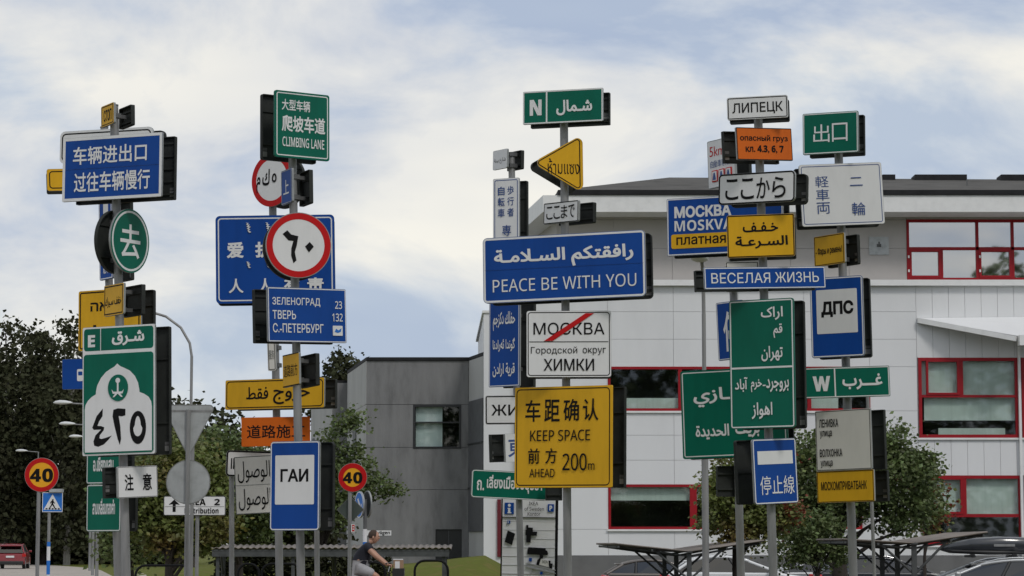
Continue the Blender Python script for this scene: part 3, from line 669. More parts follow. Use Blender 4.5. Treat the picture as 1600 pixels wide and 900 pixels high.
S('wide yellow Arabic exit sign with black rounded outline', 'B2', (348,594.5,640.5), (509,590,636), 'yellow', [('b',0.016,0.014,'black',0.06),('t',A_('فقط'),.215,.25,.44,.67,'black',.015),('t',A_('خروج'),.49,.28,.86,.86,'black',.015)], off=18, r=0.02, push=0.22)
S('orange road works sign with black Chinese characters', 'B2', (378,653,697.5), (484,651,696), 'orange', [('t','道路施工',.075,.26,.93,.73,'black',.012)], phi=R(4), rear=False, r=0.01, edge='orange')
S('white plate with black rim and Latin capitals behind the Arabic arrivals plate', 'B3', (354.5,703,743), (430,707,747), 'white', [('b',0.0,0.022,'black',0.05),('t','IN',.09,.3,.26,.72,'black',.02)], phi=R(10), r=0.05, rear=False, push=0.05)
S('white plate with the same Arabic word printed twice, one above the other', 35, (367,715,803.5), (428,711,801), 'cream', [('b',0.0,0.008,'dark_back'),('r',0.02,.497,.98,.503,'dark_back'),('t',A_('الوصول'),.08,.08,.92,.46,'black',.0),('t',A_('الوصول'),.08,.56,.92,.94,'black',.0)], phi=R(-6), rear=False, r=0.01)
S('blue plate with white field and three black Cyrillic capitals', 'B', (420.5,690.5,827.5), (500.3,689,829), 'blue', [('b',0.004,0.014,'white',0.04),('r',.1,.155,.895,.71,'white',.015),('t','ГАИ',.21,.31,.78,.455,'black',.03)], off=21.5, r=0.05, roll=0.0, d=0.42)
# ---- middle cluster
S('green sign with white letter N and Arabic lettering at the top of its post', 'C', (817.5,144,194.5), (941,136.5,189), 'green', [('b',0.0,0.016,'white',0.008),('r',.288,.02,.307,.98,'white'),('t',sans('N',True),.085,.26,.235,.745,'white',.03),('t',A_('شـمال'),.42,.31,.87,.78,'white',.03)], off=14, r=0.01, ribs=3)
S('yellow triangle pointing left with black Thai lettering', 'C', (832,208.5,301.5), (911,208.5,301.5), 'yellow', [('b',0.035,0.014,'black',0.04),('t','ห้ามแซง',.30,.42,.93,.68,'black',.0)], off=-11, shape='left', r=0.07, roll=0.012)
S('tiny white plate with Arabic lettering on the post left of the yellow triangle', 'C2', (770,236,266), (792,232.5,262), 'white', [('t',A_('شارع بينة'),.1,.42,.92,.72,'black',.0)], off=27, d=0.32, ribs=2)
S('tall narrow white sign with blue Japanese characters for cyclists and walkers', 'C2', (770.5,279,385), (811,277.5,382), 'white', [('b',0.022,0.012,'navy',0.03)] + [('t',c,.55+0*i,.115+.165*i,.80,.245+.165*i,'navy',.012) for i, c in enumerate('歩行者')] + [('t',c,.19,.12+.165*i,.45,.25+.165*i,'navy',.012) for i, c in enumerate('自転車')] + [('t','専',.36,.70,.70,.86,'navy',.012)], off=15, r=0.02)
S('small white plate with black hiragana right under the yellow triangle', 'C', (850,317.5,349), (902.5,313.5,347), 'white', [('b',0.0,0.012,'black')] + [('t',c,.08+.215*i,.17,.265+.215*i,.80,'black',.005) for i, c in enumerate('ここまで')], off=29, ribs=2)
S('wide blue greeting board in Arabic and English with white outline', 'C', (754.5,372.5,474.5), (1006,358.5,463), 'blue', [('b',0.006,0.026,'white',0.05),('r',.01,.497,.99,.50,'navy'),('t',A_('رافقتكم السـلامـة'),.07,.19,.93,.49,'white',.03),('t',sans('PEACE BE WITH YOU'),.06,.645,.945,.84,'white',.0)], off=14.5, r=0.06, ribs=4)
S('narrow blue sign with three lines of white Middle Eastern script', 'C2', (764,464,605.5), (811.5,461,602.5), 'blue', [('b',0.008,0.012,'white'),('t',A_('حفلك دكزجم'),.13,.17,.86,.38,'white',.02),('t',A_('گوندا ئەرادنا'),.13,.465,.86,.615,'white',.02),('t',A_('قرية ارادن'),.13,.74,.86,.895,'white',.02)], off=26, r=0.01, sticker=False)
S('white city limit sign with a red bar through the upper Cyrillic name', 'C', (823,486,588), (954.5,485.5,590), 'white', [('b',0.014,0.012,'black',0.04),('r',.03,.462,.97,.474,'black'),('t','МОСКВА',.08,.175,.925,.36,'black',.005),('t','Городской',.05,.54,.60,.67,'black',.0),('t','округ',.665,.56,.94,.67,'black',.0),('t','ХИМКИ',.20,.725,.80,.905,'black',.01),('p',[(.205,.455),(.70,.035),(.80,.035),(.305,.455)],'red')], phi=R(-2), r=0.03, roll=0.0)
S('large yellow keep space sign in Chinese and English', 'C', (804.5,606,762), (953.5,602,760.5), 'yellow', [('b',0.022,0.014,'black',0.06)] + [('t',c,.11+.20*i,.125,.27+.20*i,.345,'black',.012) for i, c in enumerate('车距确认')] + [('t',sans('KEEP SPACE'),.165,.43,.785,.54,'black',.004),('t','前',.145,.61,.265,.765,'black',.012),('t','方',.325,.61,.445,.765,'black',.012),('t',sans('AHEAD'),.16,.815,.425,.9,'black',.008),('t',sans('200'),.505,.665,.755,.835,'black',.005),('t',sans('m'),.77,.765,.835,.83,'black',.01)], off=25, r=0.012, edge='yellow')
S('white plate with black rim and Cyrillic capitals partly behind the yellow spacing sign', 'C2', (758.5,618.5,663), (872,617.5,662), 'white', [('b',0.004,0.018,'black',0.03),('t','ЖИЗНЬ',.08,.31,.92,.70,'black',.01)], phi=R(-3), r=0.03, rear=False)
S('small white plate with one blue Japanese character beside a dark tray', 'C2', (790,678,721.5), (826,677.5,721), 'white', [('t','東',.1,.14,.9,.84,'navy',.015)], off=-26, d=0.33, ribs=2, r=0.008)
S('green road name sign with white Thai lettering and rounded corners', 'C2', (737,733.5,776.5), (855.5,739.5,782.5), 'green', [('b',0.004,0.012,'white',0.04),('t','ถ.',.07,.36,.165,.74,'white',.02),('t','เลี่ยงเมืองอยุธยา',.20,.16,.93,.78,'white',.025)], phi=R(8), r=0.05, roll=-0.045, rear=False)
# ---- right cluster
S('white plate with black Cyrillic capitals at the top of its post', 'D', (1137,153,188), (1230,148,183), 'white', [('b',0.008,0.012,'black',0.02),('t','ЛИПЕЦК',.085,.26,.92,.80,'black',.012)], off=8, r=0.025, ribs=2)
S('orange dangerous goods plate with black Cyrillic lettering', 'D', (1149.5,200,250.5), (1240,199.5,250), 'orange', [('b',0.0,0.01,'black'),('t','опасный груз',.06,.22,.925,.45,'black',.02),('t','кл. '+sans('4.3, 6, 7',True),.15,.54,.84,.79,'black',.02)], off=-20, r=0.008, ribs=2)
S('white sign with red distance lettering and small red framed symbols', 'D2', (1108,221,295.5), (1146,211.5,287), 'white', [('b',0.0,0.008,'edge'),('t','5km先',.08,.08,.95,.36,'red',.0)] + [('t',c,.1+.14*i,.43,.22+.14*i,.58,'navy',.0) for i, c in enumerate('自動車専用道')] + [('r',.16+.26*i,.64,.36+.26*i,.88,'red') for i in range(3)] + [('r',.185+.26*i,.66,.335+.26*i,.86,'white') for i in range(3)] + [('p',[(.24+.26*i,.69),(.28+.26*i,.69),(.32+.26*i,.84),(.2+.26*i,.84)],'navy') for i in range(3)], off=28, d=0.33)
S('white plate with bold black hiragana and black rim', 'D', (1126,273,320.5), (1237.5,266,314.5), 'white', [('b',0.0,0.02,'black',0.06)] + [('t',c,.09+.207*i,.17,.265+.207*i,.86,'black',.008) for i, c in enumerate('ここから')], off=26, r=0.06, ribs=2)
S('blue sign with two white city names and a yellow toll strip', 'D2', (1044.5,310.5,401), (1220,301,391), 'blue', [('b',0.004,0.016,'white',0.012),('t','МОСКВА',.065,.14,.56,.345,'white',.045),('t',sans('MOSKVA',True),.065,.39,.57,.58,'white',.0),('r',.035,.63,.93,.88,'yellow',.03),('t','платная',.08,.68,.51,.82,'black',.015)], off=15, r=0.015)
S('yellow Arabic reduce speed sign with black rim', 'D', (1137,337,403.5), (1240.5,333,400), 'yellow', [('b',0.004,0.014,'black',0.02),('t',A_('خـفـف'),.235,.18,.76,.41,'black',.025),('t',A_('السـرعـة'),.12,.50,.9,.80,'black',.025)], off=7.5, r=0.025)
S('long narrow blue street plate with white Cyrillic capitals', 'D', (1098.5,418,452), (1293,416.5,449.5), 'blue', [('b',0.004,0.012,'white'),('t','ВЕСЕЛАЯ',.055,.25,.54,.74,'white',.003),('t','ЖИЗНЬ',.58,.24,.945,.73,'white',.003)], off=-13, r=0.012, ribs=2)
S('thin pale plate edge sticking out above the long blue street plate', 'D2', (1134,409,456), (1185,408,455), 'cream', [('b',0.01,0.01,'black')], phi=R(-10), rear=False)
S('tall green sign with Persian city names and a white dividing line', 'D', (1142.5,470.5,670), (1238,464.5,667.7), 'green', [('b',0.01,0.016,'white',0.03),('r',.02,.523,.98,.537,'white'),('t',A_('اراک'),.50,.06,.84,.165,'white',.02),('t',A_('قم'),.69,.195,.83,.305,'white',.02),('t',A_('تهران'),.50,.365,.83,.485,'white',.02),('t',A_('خرم')+'',.33,.62,.50,.72,'white',.02),('t',A_('آباد'),.08,.60,.28,.715,'white',.02),('t','-',.515,.665,.56,.675,'white',.01),('t',A_('بروجرد'),.57,.62,.92,.725,'white',.02),('t',A_('اهواز'),.34,.80,.66,.93,'white',.02)], off=24, r=0.035, d=0.44, edge='green')
S('large green Arabic sign mostly behind the tall Persian one', 'D2', (1067,580,717.5), (1226,572,710), 'green', [('b',0.022,0.014,'white',0.03),('t',A_('بنـغـــازي'),.12,.20,.88,.42,'white',.025),('t',A_('الحديدة'),.13,.62,.45,.79,'white',.025),('t',A_('بريف'),.51,.60,.74,.79,'white',.025)], off=15, r=0.03, edge='green')
S('narrow blue plate with a large white Japanese character behind the Persian sign', 'D2', (1122,473.5,564), (1160,468,559), 'blue', [('b',0.006,0.012,'white'),('t','停',.24,.16,.9,.86,'white',.02)], phi=R(-40), rear=False)
S('blue plate with white field and three bold black Cyrillic capitals under the yellow plate', 'E', (1269,435,559.5), (1346.5,429.5,556), 'blue', [('b',0.006,0.016,'white',0.03),('r',.115,.155,.89,.705,'white',.015),('t','ДПС',.205,.30,.82,.50,'black',.05)], off=18.5, r=0.035)
S('small yellow plate with cramped Cyrillic lettering above the blue plate with bold capitals', 'E', (1275,370.5,417), (1316,363,411), 'yellow', [('b',0.008,0.01,'black'),('t','- Фары и ремень!',.06,.38,.93,.68,'black',.02)], off=28, d=0.33, ribs=2)
S('green two-character exit sign with white outline', 'E', (1256.5,178,242.5), (1338.5,172.5,237.5), 'green', [('b',0.006,0.014,'white',0.015),('t','出',.19,.28,.485,.72,'white',.0),('t','口',.53,.27,.81,.72,'white',.0)], off=17, r=0.02, ribs=3)
S('large white sign with blue Japanese characters for light vehicles', 'E', (1250.5,258.5,354.5), (1380.5,252,349.5), 'white', [('b',0.024,0.01,'navy',0.03)] + [('t',c,.185,.19+.215*i,.345,.375+.215*i,'navy',.0) for i, c in enumerate('軽車両')] + [('t','二',.605,.23,.76,.37,'navy',.0),('t','輪',.61,.64,.775,.85,'navy',.0)], off=-4, r=0.03, ribs=3)
S('green sign with white letter W and Arabic lettering', 'E', (1250,576,622.5), (1389.5,571,619), 'green', [('b',0.006,0.012,'white'),('r',.385,.03,.40,.97,'white'),('t',sans('W',True),.145,.28,.34,.78,'white',.03),('t',A_('غـــرب'),.475,.24,.92,.76,'white',.03)], phi=R(-3), r=0.012, rear=False)
S('white street name panel with black Cyrillic words in four lines', 'E', (1278.5,642.5,736), (1356.5,638.5,732.5), 'cream', [('b',0.006,0.008,'black')] + [('t','ЛЕНИВКА',.07,.14,.42,.275,'black',.018),('t','улица',.08,.33,.30,.46,'black',.012),('t','ВОЛХОНКА',.07,.64,.48,.77,'black',.018),('t','улица',.08,.83,.30,.955,'black',.012)], off=30, r=0.01, d=0.44, roll=0.02, sticker=False)
S('yellow foot panel with one long black Cyrillic word', 'E', (1280.5,737.5,785.5), (1361,733.5,783), 'yellow', [('b',0.006,0.008,'black'),('t','МОСКОМПРИВАТБАНК',.075,.33,.88,.61,'black',.015)], off=30, r=0.01, d=0.44, roll=0.02)
S('blue stop line sign with white bar and Japanese characters', 'D', (1175.5,687,788), (1247.8,684.5,785), 'blue', [('b',0.004,0.014,'white',0.03),('r',.10,.185,.915,.39,'white'),('t','停止線',.13,.57,.92,.86,'white',.0)], off=-26, r=0.035, sticker=False, ribs=1)
def back_sign(label, pk, px0, py0, px1, py1, phi, ribs=2):
    D = POLES[pk][0] if isinstance(pk, str) else pk
    C = at((px0+px1)/2, (py0+py1)/2, D); sc = ppm(C); W = (px1-px0)/sc/cos(phi); H = (py1-py0)/sc
    root = empty('road_sign', M=Matrix.Translation(C) @ Matrix.Rotation(phi, 4, 'Z'))
    ob = MB().prism(outline('rect', W, H, 0, .01), 0.04, 0.05).build('back_panel', 'tray', root)
    MB().ring(outline('rect', W, H, 0, .01), outline('rect', W, H, .014, .01), 0, 0.04).build('rear_frame', 'tray', ob)
    for k in range(ribs):
        z = H*((k+.5)/ribs-.5); MB().box((-W/2+.02, .012, z-.015), (W/2-.02, .04, z+.015)).build('rib', 'tray', ob)
    tag(root, label, 'road sign', SIGN_GROUP)
    return root
back_sign('small dark sign back left of the blue stop line sign', 'D2', 1120, 728, 1148.5, 776, R(12))
back_sign('dark sign back sticking out right of the green Thai road name sign', 38.6, 852, 744, 878, 782, R(-10))
# ------------------------------------------------------------------ Swedish traffic signs on their own thin posts
def post(label, D, px, py_top, r, m='galv', py_ref=880, bands=None, lean=0.0, name='sign_post', grp='thin posts of ordinary traffic signs'):
    a = at(px, py_top, D); z0 = ground(a.x, a.y)-0.03
    root = empty(name, (a.x, a.y, z0)); h = a.z-z0
    if bands:
        z = 0.0; k = 0
        while z < bands:
            MB().tube([(0, 0, z), (0, 0, min(z+0.3, bands))], r*1.15, 12).build('sleeve_band', 'skyblue' if k % 2 == 0 else 'white', root); z += 0.3; k += 1
        MB().tube([(0, 0, bands), (0, 0, h)], r, 12).build('tube', m, root)
    else: MB().tube([(0, 0, 0), (0, 0, h)], r, 12).build('tube', m, root)
    MB().tube([(0, 0, 0), (0, 0, 0.08)], r*2, 12).build('footing', 'galv_dark', root)
    tag(root, label, 'post', grp); return root
def circ_label(label, D, cx, cy, rp, name='speed_sign'):
    digits = [('t', sans('4', True), .16, .32, .485, .70, 'black', .02), ('t', sans('0', True), .52, .31, .84, .71, 'black', .02)]
    return S(label, D, (cx-rp, cy-rp, cy+rp), (cx+rp, cy-rp, cy+rp), 'swede_yellow', [('b', 0.0, 0.006, 'edge'), ('b', 0.004, 0.085, 'red')]+digits, phi=R(0), rear=False, shape='disc', roll=0, push=0.04, name=name, group='round yellow speed limit signs')
post('thin grey post of the round forty sign near the pedestrian crossing sign', 48, 61.5, 725, 0.036)
circ_label('round yellow forty sign with red ring above the pedestrian crossing sign', 48, 65, 742, 26.5)
post('thin post with blue and white sleeve under the pedestrian crossing sign', 54, 77.5, 775, 0.034, bands=1.9)
man = [(.50,.34),(.54,.34),(.555,.37),(.545,.41),(.57,.47),(.63,.55),(.61,.58),(.545,.52),(.55,.60),(.60,.68),(.66,.82),(.61,.83),(.54,.71),(.49,.64),(.45,.72),(.38,.82),(.33,.80),(.41,.68),(.45,.58),(.45,.50),(.41,.57),(.37,.56),(.42,.46),(.48,.41),(.47,.37)]
S('blue square pedestrian crossing sign with walking figure in a white triangle', 54, (66.5,769.5,800), (97.5,769.5,800), 'skyblue', [('b',0.0,0.012,'white'),('p',[(.5,.08),(.93,.88),(.07,.88)],'white'),('p',man,'black')]+[('r',.17+.15*i,.80,.26+.15*i,.86,'black') for i in range(5)], phi=R(8), rear=False, roll=0.0, push=0.04, group='', r=0.01)
lampbox = box_obj('light_bar', 'alu', at(78, 769, 54)-Vector((0, 0.1, 0)), at(98, 764, 54)+Vector((0, .12, 0)))
tag(lampbox, 'flat grey light bar on top of the pedestrian crossing sign', 'light bar')
post('thin grey post of the round forty sign by the cyclist', 44, 547, 752, 0.034)
circ_label('round yellow forty sign with red ring above a diamond sign back', 44, 551, 746, 22.5)
S('dark back of a diamond sign below the round forty sign', 44.045, (526,775.5,817), (568.5,775.5,817), 'dark_back', [('b',0.0,0.01,'galv_dark')], phi=R(-2), rear=False, shape='diamond', r=0.02, roll=0, push=0.0, group='', edge='galv_dark')
post('banded blue and white post behind the cyclist', 49, 570.5, 780, 0.036, bands=1.75, m='galv_dark')
S('round blue keep right sign with white rim seen nearly edge on', 49, (553.5,768,809), (568.5,768,809), 'skyblue', [('b',0.0,0.02,'white'),('p',[(.3,.3),(.42,.25),(.7,.6),(.72,.45),(.8,.5),(.78,.75),(.5,.78),(.5,.7),(.65,.68)],'white')], phi=R(-62), rear=False, shape='disc', roll=0, push=0.05, group='')
S('dark back of a round sign behind the blue keep right sign', 49.12, (566,767,808.5), (580,767,808.5), 'tray', [('b',0.0,0.012,'edge')], phi=R(-62), rear=False, shape='disc', roll=0, push=0.0, group='')
S('small red and white sticker on the post beside the cyclist', 43.94, (548.5,819,831.5), (554.5,819,831.5), 'white', [('r',.25,.08,.9,.9,'red'),('r',.4,.25,.75,.4,'white'),('r',.4,.55,.75,.7,'white')], phi=R(0), rear=False, roll=0, push=0.0, group='', cat='sticker', name='sticker', r=0.004)
S('small white street name plate beside the cyclist\'s head', 52, (566,828.5,837.5), (612,828,837), 'white', [('b',0.0,0.005,'black'),('t','nvägen',.42,.14,.94,.92,'black',.015)], phi=R(0), rear=False, roll=0, push=0.05, group='', cat='street sign', name='street_sign', r=0.01)
post('low post carrying the white street name plate', 52.02, 571, 826, 0.03)
# grey backs of a give way sign and a round sign
post('grey post carrying the backs of a triangular and a round sign', 40, 294.5, 640, 0.036)
post('thinner grey post touching the post of the triangular sign back', 41.5, 301.5, 668, 0.03)
S('weathered grey back of a triangular give way sign', 40.045, (253,632,715), (336.5,633,715), 'alu', [('b',0.0,0.012,'edge'),('r',.06,.10,.94,.14,'galv')], phi=R(4), rear=False, shape='down', r=0.06, roll=0, push=0.0, group='', edge='edge')
S('weathered grey back of a round sign', 40.045, (260,719,787.5), (328,719,787.5), 'alu', [('b',0.0,0.012,'edge')], phi=R(4), rear=False, shape='disc', roll=0, push=0.0, group='', edge='edge')
S('white direction plate with black arrow and distribution lettering', 46, (256,775,804.5), (352,775.5,806), 'white', [('b',0.0,0.01,'black',0.03),('p',[(.08,.45),(.17,.18),(.26,.45),(.195,.42),(.195,.82),(.145,.82),(.145,.42)],'black'),('r',.02,.53,.98,.55,'galv'),('t',sans('IKEA',True),.36,.14,.68,.47,'black',.01),('t',sans('2',True),.82,.14,.91,.47,'black',.01),('t',sans('Distribution',True),.34,.60,.89,.90,'black',.0)], phi=R(2), rear=False, roll=0, push=0.05, group='', r=0.03)
post('hidden grey post of the white direction plate', 46.02, 309, 770, 0.034)
# ------------------------------------------------------------------ site map board
mq = lambda pts: [((x/6.92-7.5)/88.5, (y/6.92-9)/161) for x, y in pts]
def mr(x0, y0, x1, y1, m_, *a): (u0, v0), (u1, v1) = mq([(x0, y0), (x1, y1)]); return ('r', u0, v0, u1, v1, m_, *a)
def mt(t, x0, y0, x1, y1, m_, b=0.0): (u0, v0), (u1, v1) = mq([(x0, y0), (x1, y1)]); return ('t', t, u0, v0, u1, v1, m_, b)
mat('hairline', (0.45, 0.45, 0.46), 0.6)
MAPB = S('white site map board with black building shapes and an information symbol', 40.4, (782.5,779,940), (871,779,940), 'white',
   [('r',0,0,.022,1,'black'),('r',.955,0,1,1,'black')]+[('r',.03,.222+.0845*i,.95,.2245+.0845*i,'hairline') for i in range(9)]
   +[mr(88,112,187,235,'blue'),mr(125,168,150,225,'white'),('c',*mq([(138,140)])[0],.026,.015,'white'),mr(118,168,150,178,'white'),mr(118,216,162,226,'white'),
   mr(555,122,620,203,'blue'),mt(sans('P',True),572,137,603,190,'white',.02),mt(sans('IKEA'),350,98,450,137,'black',.008),mt(sans('of Sweden'),303,155,513,195,'black',.008),mt(sans('Kontor'),337,212,475,250,'black',.008),mr(65,264,645,269,'black'),
   mr(118,305,150,338,'blue'),mr(125,312,133,332,'white'),('p',mq([(125,412),(205,445),(172,568),(95,535)]),'black'),('p',mq([(325,350),(346,350),(346,375),(395,378),(395,418),(442,420),(440,463),(376,463),(374,538),(326,538),(326,463),(318,460),(318,402),(325,400)]),'black'),
   ('p',mq([(352,588),(535,596),(540,618),(552,622),(564,650),(560,670),(340,664),(342,612)]),'black'),('p',mq([(475,668),(512,672),(508,705),(486,708),(478,745),(465,780),(440,775),(450,725),(472,705)]),'black'),('p',mq([(572,728),(592,732),(590,758),(614,762),(608,815),(585,808),(575,780)]),'black'),
   ('p',mq([(490,712),(570,732),(575,800),(470,775)]),'cream'),mt(sans('IKEA'),500,728,562,758,'dark_back',.01),mr(360,705,390,740,'blue'),('p',mq([(330,752),(650,830),(650,835),(330,757)]),'hairline'),('p',mq([(325,795),(650,862),(650,867),(325,800)]),'hairline'),mr(388,815,392,870,'hairline'),mr(482,850,508,880,'blue')],
   phi=R(-4), rear=False, roll=-0.015, push=0.0, group='', cat='map board', name='map_board', edge='black')
for sx in (-.42, .36): MB().box((sx, .03, -1.2), (sx+.06, .09, .4)).build('leg', 'dark_frame', MAPB)

# ------------------------------------------------------------------ street lamps
mat('lamp_white', (0.62, 0.63, 0.63), 0.4, var=0.06)
def street_lamp(label, D, px, py_head, reach_px, hx=None, r=0.07, curve=False, yaw=0.0):
    top = at(px, py_head, D); z0 = ground(top.x, top.y)-0.03; root = empty('street_lamp', (top.x, top.y, z0)); h = top.z-z0
    rx = reach_px/ppm(top); s_ = 1 if rx > 0 else -1
    if curve:
        pts = [(0, 0, 0), (0, 0, h*0.86)]+[(rx*(1-cos(t)), 0, h*0.86+h*0.14*sin(t)) for t in (0.3, 0.7, 1.1, 1.4, 1.57)]
        MB().tube([(0, 0, 0), (0, 0, h*.55)], r, 12).build('post', 'galv', root); MB().tube(pts[1:2]+pts[2:], r*.55, 10).build('arm', 'galv', root)
        MB().tube([(0, 0, h*.54), (0, 0, h*.861)], r*.6, 12).build('upper_post', 'galv', root)
        hp = Vector(pts[-1])
    else:
        MB().tube([(0, 0, 0), (0, 0, h)], [r, r*.6], 12).build('post', 'galv', root)
        MB().tube([(0, 0, h-.02), (rx, 0, h+.05)], r*.4, 8).build('arm', 'galv', root); hp = Vector((rx, 0, h+.05))
    n = 14; prof = [(-.05, .04), (.05, .09), (.25, .15), (.5, .17), (.7, .12), (.8, .03)]
    vv = []; ff = []
    for (t, q) in prof:
        for k in range(n):
            a = 2*pi*k/n; vv.append((hp.x+s_*t, hp.y+q*cos(a), hp.z+q*(.75 if sin(a) > 0 else .4)*sin(a)+.02))
    for i in range(len(prof)-1):
        for k in range(n): ff.append((i*n+k, i*n+(k+1) % n, (i+1)*n+(k+1) % n, (i+1)*n+k))
    ff += [tuple(range(n)), tuple(range((len(prof)-1)*n, len(prof)*n))]
    MB().add(vv, ff, True).build('lamp_head', 'lamp_white', root)
    root.rotation_euler.z = yaw; tag(root, label, 'street lamp', 'street lamps along the road'); return root
street_lamp('street lamp whose white head is the highest of three left of the digit panel', 110, 155.5, 632, -44, r=.08)
street_lamp('street lamp whose white head is the middle of three left of the digit panel', 128, 148.5, 664.5, -32, r=.08)
street_lamp('street lamp whose white head is the lowest of three left of the digit panel', 150, 143.5, 684, -15, r=.08)
street_lamp('far street lamp with its white head against the dark trees', 175, 60, 706, -18, r=.07)
street_lamp('street lamp with a long curved arm rising behind the grey triangular sign back', 56, 300.5, 487, -75, r=.055, curve=True)
street_lamp('street lamp with white head behind the long narrow blue street plate', 47, 1099, 412, -25, r=.065, curve=True, yaw=R(80))

# ------------------------------------------------------------------ bicycle shelters with corrugated V roofs
mat('corrugated', (0.20, 0.175, 0.155), 0.7, spec=0.3, var=0.25, scale=3)
mat('shelter_steel', (0.075, 0.08, 0.082), 0.6, metal=0.3, var=0.25, scale=5)
def shelter(label, loc, rotz, length, half, zv, ze, pitch=0.15, z_edge2=None):
    root = empty('bike_shelter', M=Matrix.Translation(loc) @ Matrix.Rotation(rotz, 4, 'Z'))
    for s_ in (-1, 1):
        zz = ze if s_ < 0 or z_edge2 is None else z_edge2
        n = int(length/pitch*6); vv = []; ff = []
        for i in range(n+1):
            y = length*i/n; b = 0.016*sin(2*pi*y/pitch)
            for (xx, z_) in ((0.02*s_, zv), (half*s_, zz)): vv += [(xx, y, z_+b+0.012), (xx, y, z_+b)]
        for i in range(n):
            a = 4*i; c = a+4
            ff += [(a, a+2, c+2, c), (a+1, c+1, c+3, a+3), (a+2, a+3, c+3, c+2), (a, c, c+1, a+1)]
        ff += [(0, 1, 3, 2), (4*n, 4*n+2, 4*n+3, 4*n+1)]
        MB().add(vv, ff, True).build('roof_sheet', 'corrugated', root)
        for yy in (0.05, length/2, length-0.05):
            for q, zq in ((0.35, 0), (0.92, 0)):
                pass
        for q in (0.5, 0.95):
            zq = zv+(zz-zv)*q-0.075
            MB().box((half*q*s_-.02, 0.02, zq), (half*q*s_+.02, length-0.02, zq+.05)).build('purlin', 'shelter_steel', root)
    k = max(2, int(length/2.4)+1)
    for i in range(k):
        y = 0.15+(length-.3)*i/(k-1)
        MB().box((-.05, y-.05, 0), (.05, y+.05, zv-.03)).build('post', 'shelter_steel', root)
        for s_ in (-1, 1):
            zz = ze if s_ < 0 or z_edge2 is None else z_edge2
            MB().tube([(0, y, zv-.62), (half*.45*s_, y, zv+(zz-zv)*.45-.06)], .025, 8).build('brace', 'shelter_steel', root)
            MB().tube([(0, y, zv-.1), (half*.97*s_, y, zz-.05)], .022, 8).build('rafter', 'shelter_steel', root)
    MB().box((-.06, 0, zv-.02), (.06, length, zv+.012)).build('valley_gutter', 'shelter_steel', root)
    tag(root, label, 'bike shelter', 'bicycle shelters'); return root
def on_ground(px, D, py=880):
    p = at(px, py, D); return Vector((p.x, D, ground(p.x, D)))
P = on_ground(703, 60); P2_ = on_ground(330, 60)
shelter('long bicycle shelter with corrugated roof edge behind the cyclist', (P.x, 61.2, ground(P.x, 60)), R(90), P.x-P2_.x, 1.3, 1.86, 1.90, z_edge2=1.97)
for kx in range(4):
    bx_ = P.x-.15-(P.x-P2_.x-.3)*kx/3
    sp0 = [o for o in bpy.data.objects if o.name.startswith('bike_shelter')][0]
    MB().box((-1.16, (P.x-bx_)-.04, 0), (-1.08, (P.x-bx_)+.04, 1.82)).build('front_post', 'shelter_steel', sp0)
MB().box((-1.25, .02, 1.70), (-1.20, P.x-P2_.x-.02, 1.85)).build('front_beam', 'shelter_steel', sp0)
P = on_ground(1078, 55); zP = P.z
shelter('bicycle shelter with V roof in front of the white car', P, R(2), 6.0, 1.65, at(1078, 862, 55).z-zP, at(960, 850, 55).z-zP, z_edge2=at(1190, 845, 55).z-zP)
P = on_ground(1430, 50); zP = P.z
shelter('bicycle shelter with V roof beside the car carrying a roof box', P, R(-2), 6.0, 1.45, at(1430, 849, 50).z-zP, at(1345, 843, 50).z-zP, z_edge2=at(1546, 832, 50).z-zP)
def hoop(label, px0, px1, D, py):
    a = on_ground(px0, D); b = on_ground(px1, D); h = at(px0, py, D).z-a.z; w_ = b.x-a.x; r_ = min(.22, w_*.45)
    root = MB().tube([(0, 0, 0), (0, 0, h-r_)]+[(r_*(1-cos(t)), 0, h-r_+r_*sin(t)) for t in (.35, .8, 1.2, 1.57)]+[(w_-r_*(1-cos(t)), 0, h-r_+r_*sin(t)) for t in (1.57, 1.2, .8, .35)]+[(w_, 0, h-r_), (w_, 0, 0)], .028, 10).build('bike_rack', 'black')
    root.location = a; tag(root, label, 'bike rack', 'black tube bicycle racks')
hoop('black hoop bicycle rack under the grey triangular sign back', 212, 300, 56, 883.5)
hoop('black hoop bicycle rack under the blue plate with three Cyrillic capitals, to its left', 372, 405, 57, 881)
hoop('black hoop bicycle rack behind the two posts under the blue plate', 409, 470, 57, 881)
hoop('black hoop bicycle rack just behind the cyclist', 546, 602, 56, 879)
hoop('black hoop bicycle rack at the end of the long shelter beside the grass bank', 648, 700, 56, 876)

# ------------------------------------------------------------------ trees
mat('bark', (0.045, 0.036, 0.03), 0.9, var=0.3, scale=5, stretch=(1, 1, 0.2), bump=0.5, bscale=12)
mat('bark_pale', (0.22, 0.21, 0.19), 0.9, var=0.35, scale=4, stretch=(1, 1, 0.3))
mat('leaf_maple', (0.105, 0.14, 0.045), 0.55, var=0.8, scale=2.0, c2=(0.05, 0.08, 0.025), island=0.35, transl=0.25)  # strong tone noise paints shaded hollows and lighter sprays into the leaf colour
mat('leaf_mixed', (0.135, 0.165, 0.042), 0.55, var=0.3, scale=0.7, c2=(0.19, 0.11, 0.03), island=0.35, transl=0.25)
mat('leaf_dark', (0.048, 0.052, 0.028), 0.85, spec=0.1, var=0.4, scale=0.18, c2=(0.03, 0.03, 0.018), island=0.22, transl=0.1)
mat('leaf_red', (0.19, 0.045, 0.02), 0.6, var=0.25, scale=0.9, island=0.3, transl=0.25)
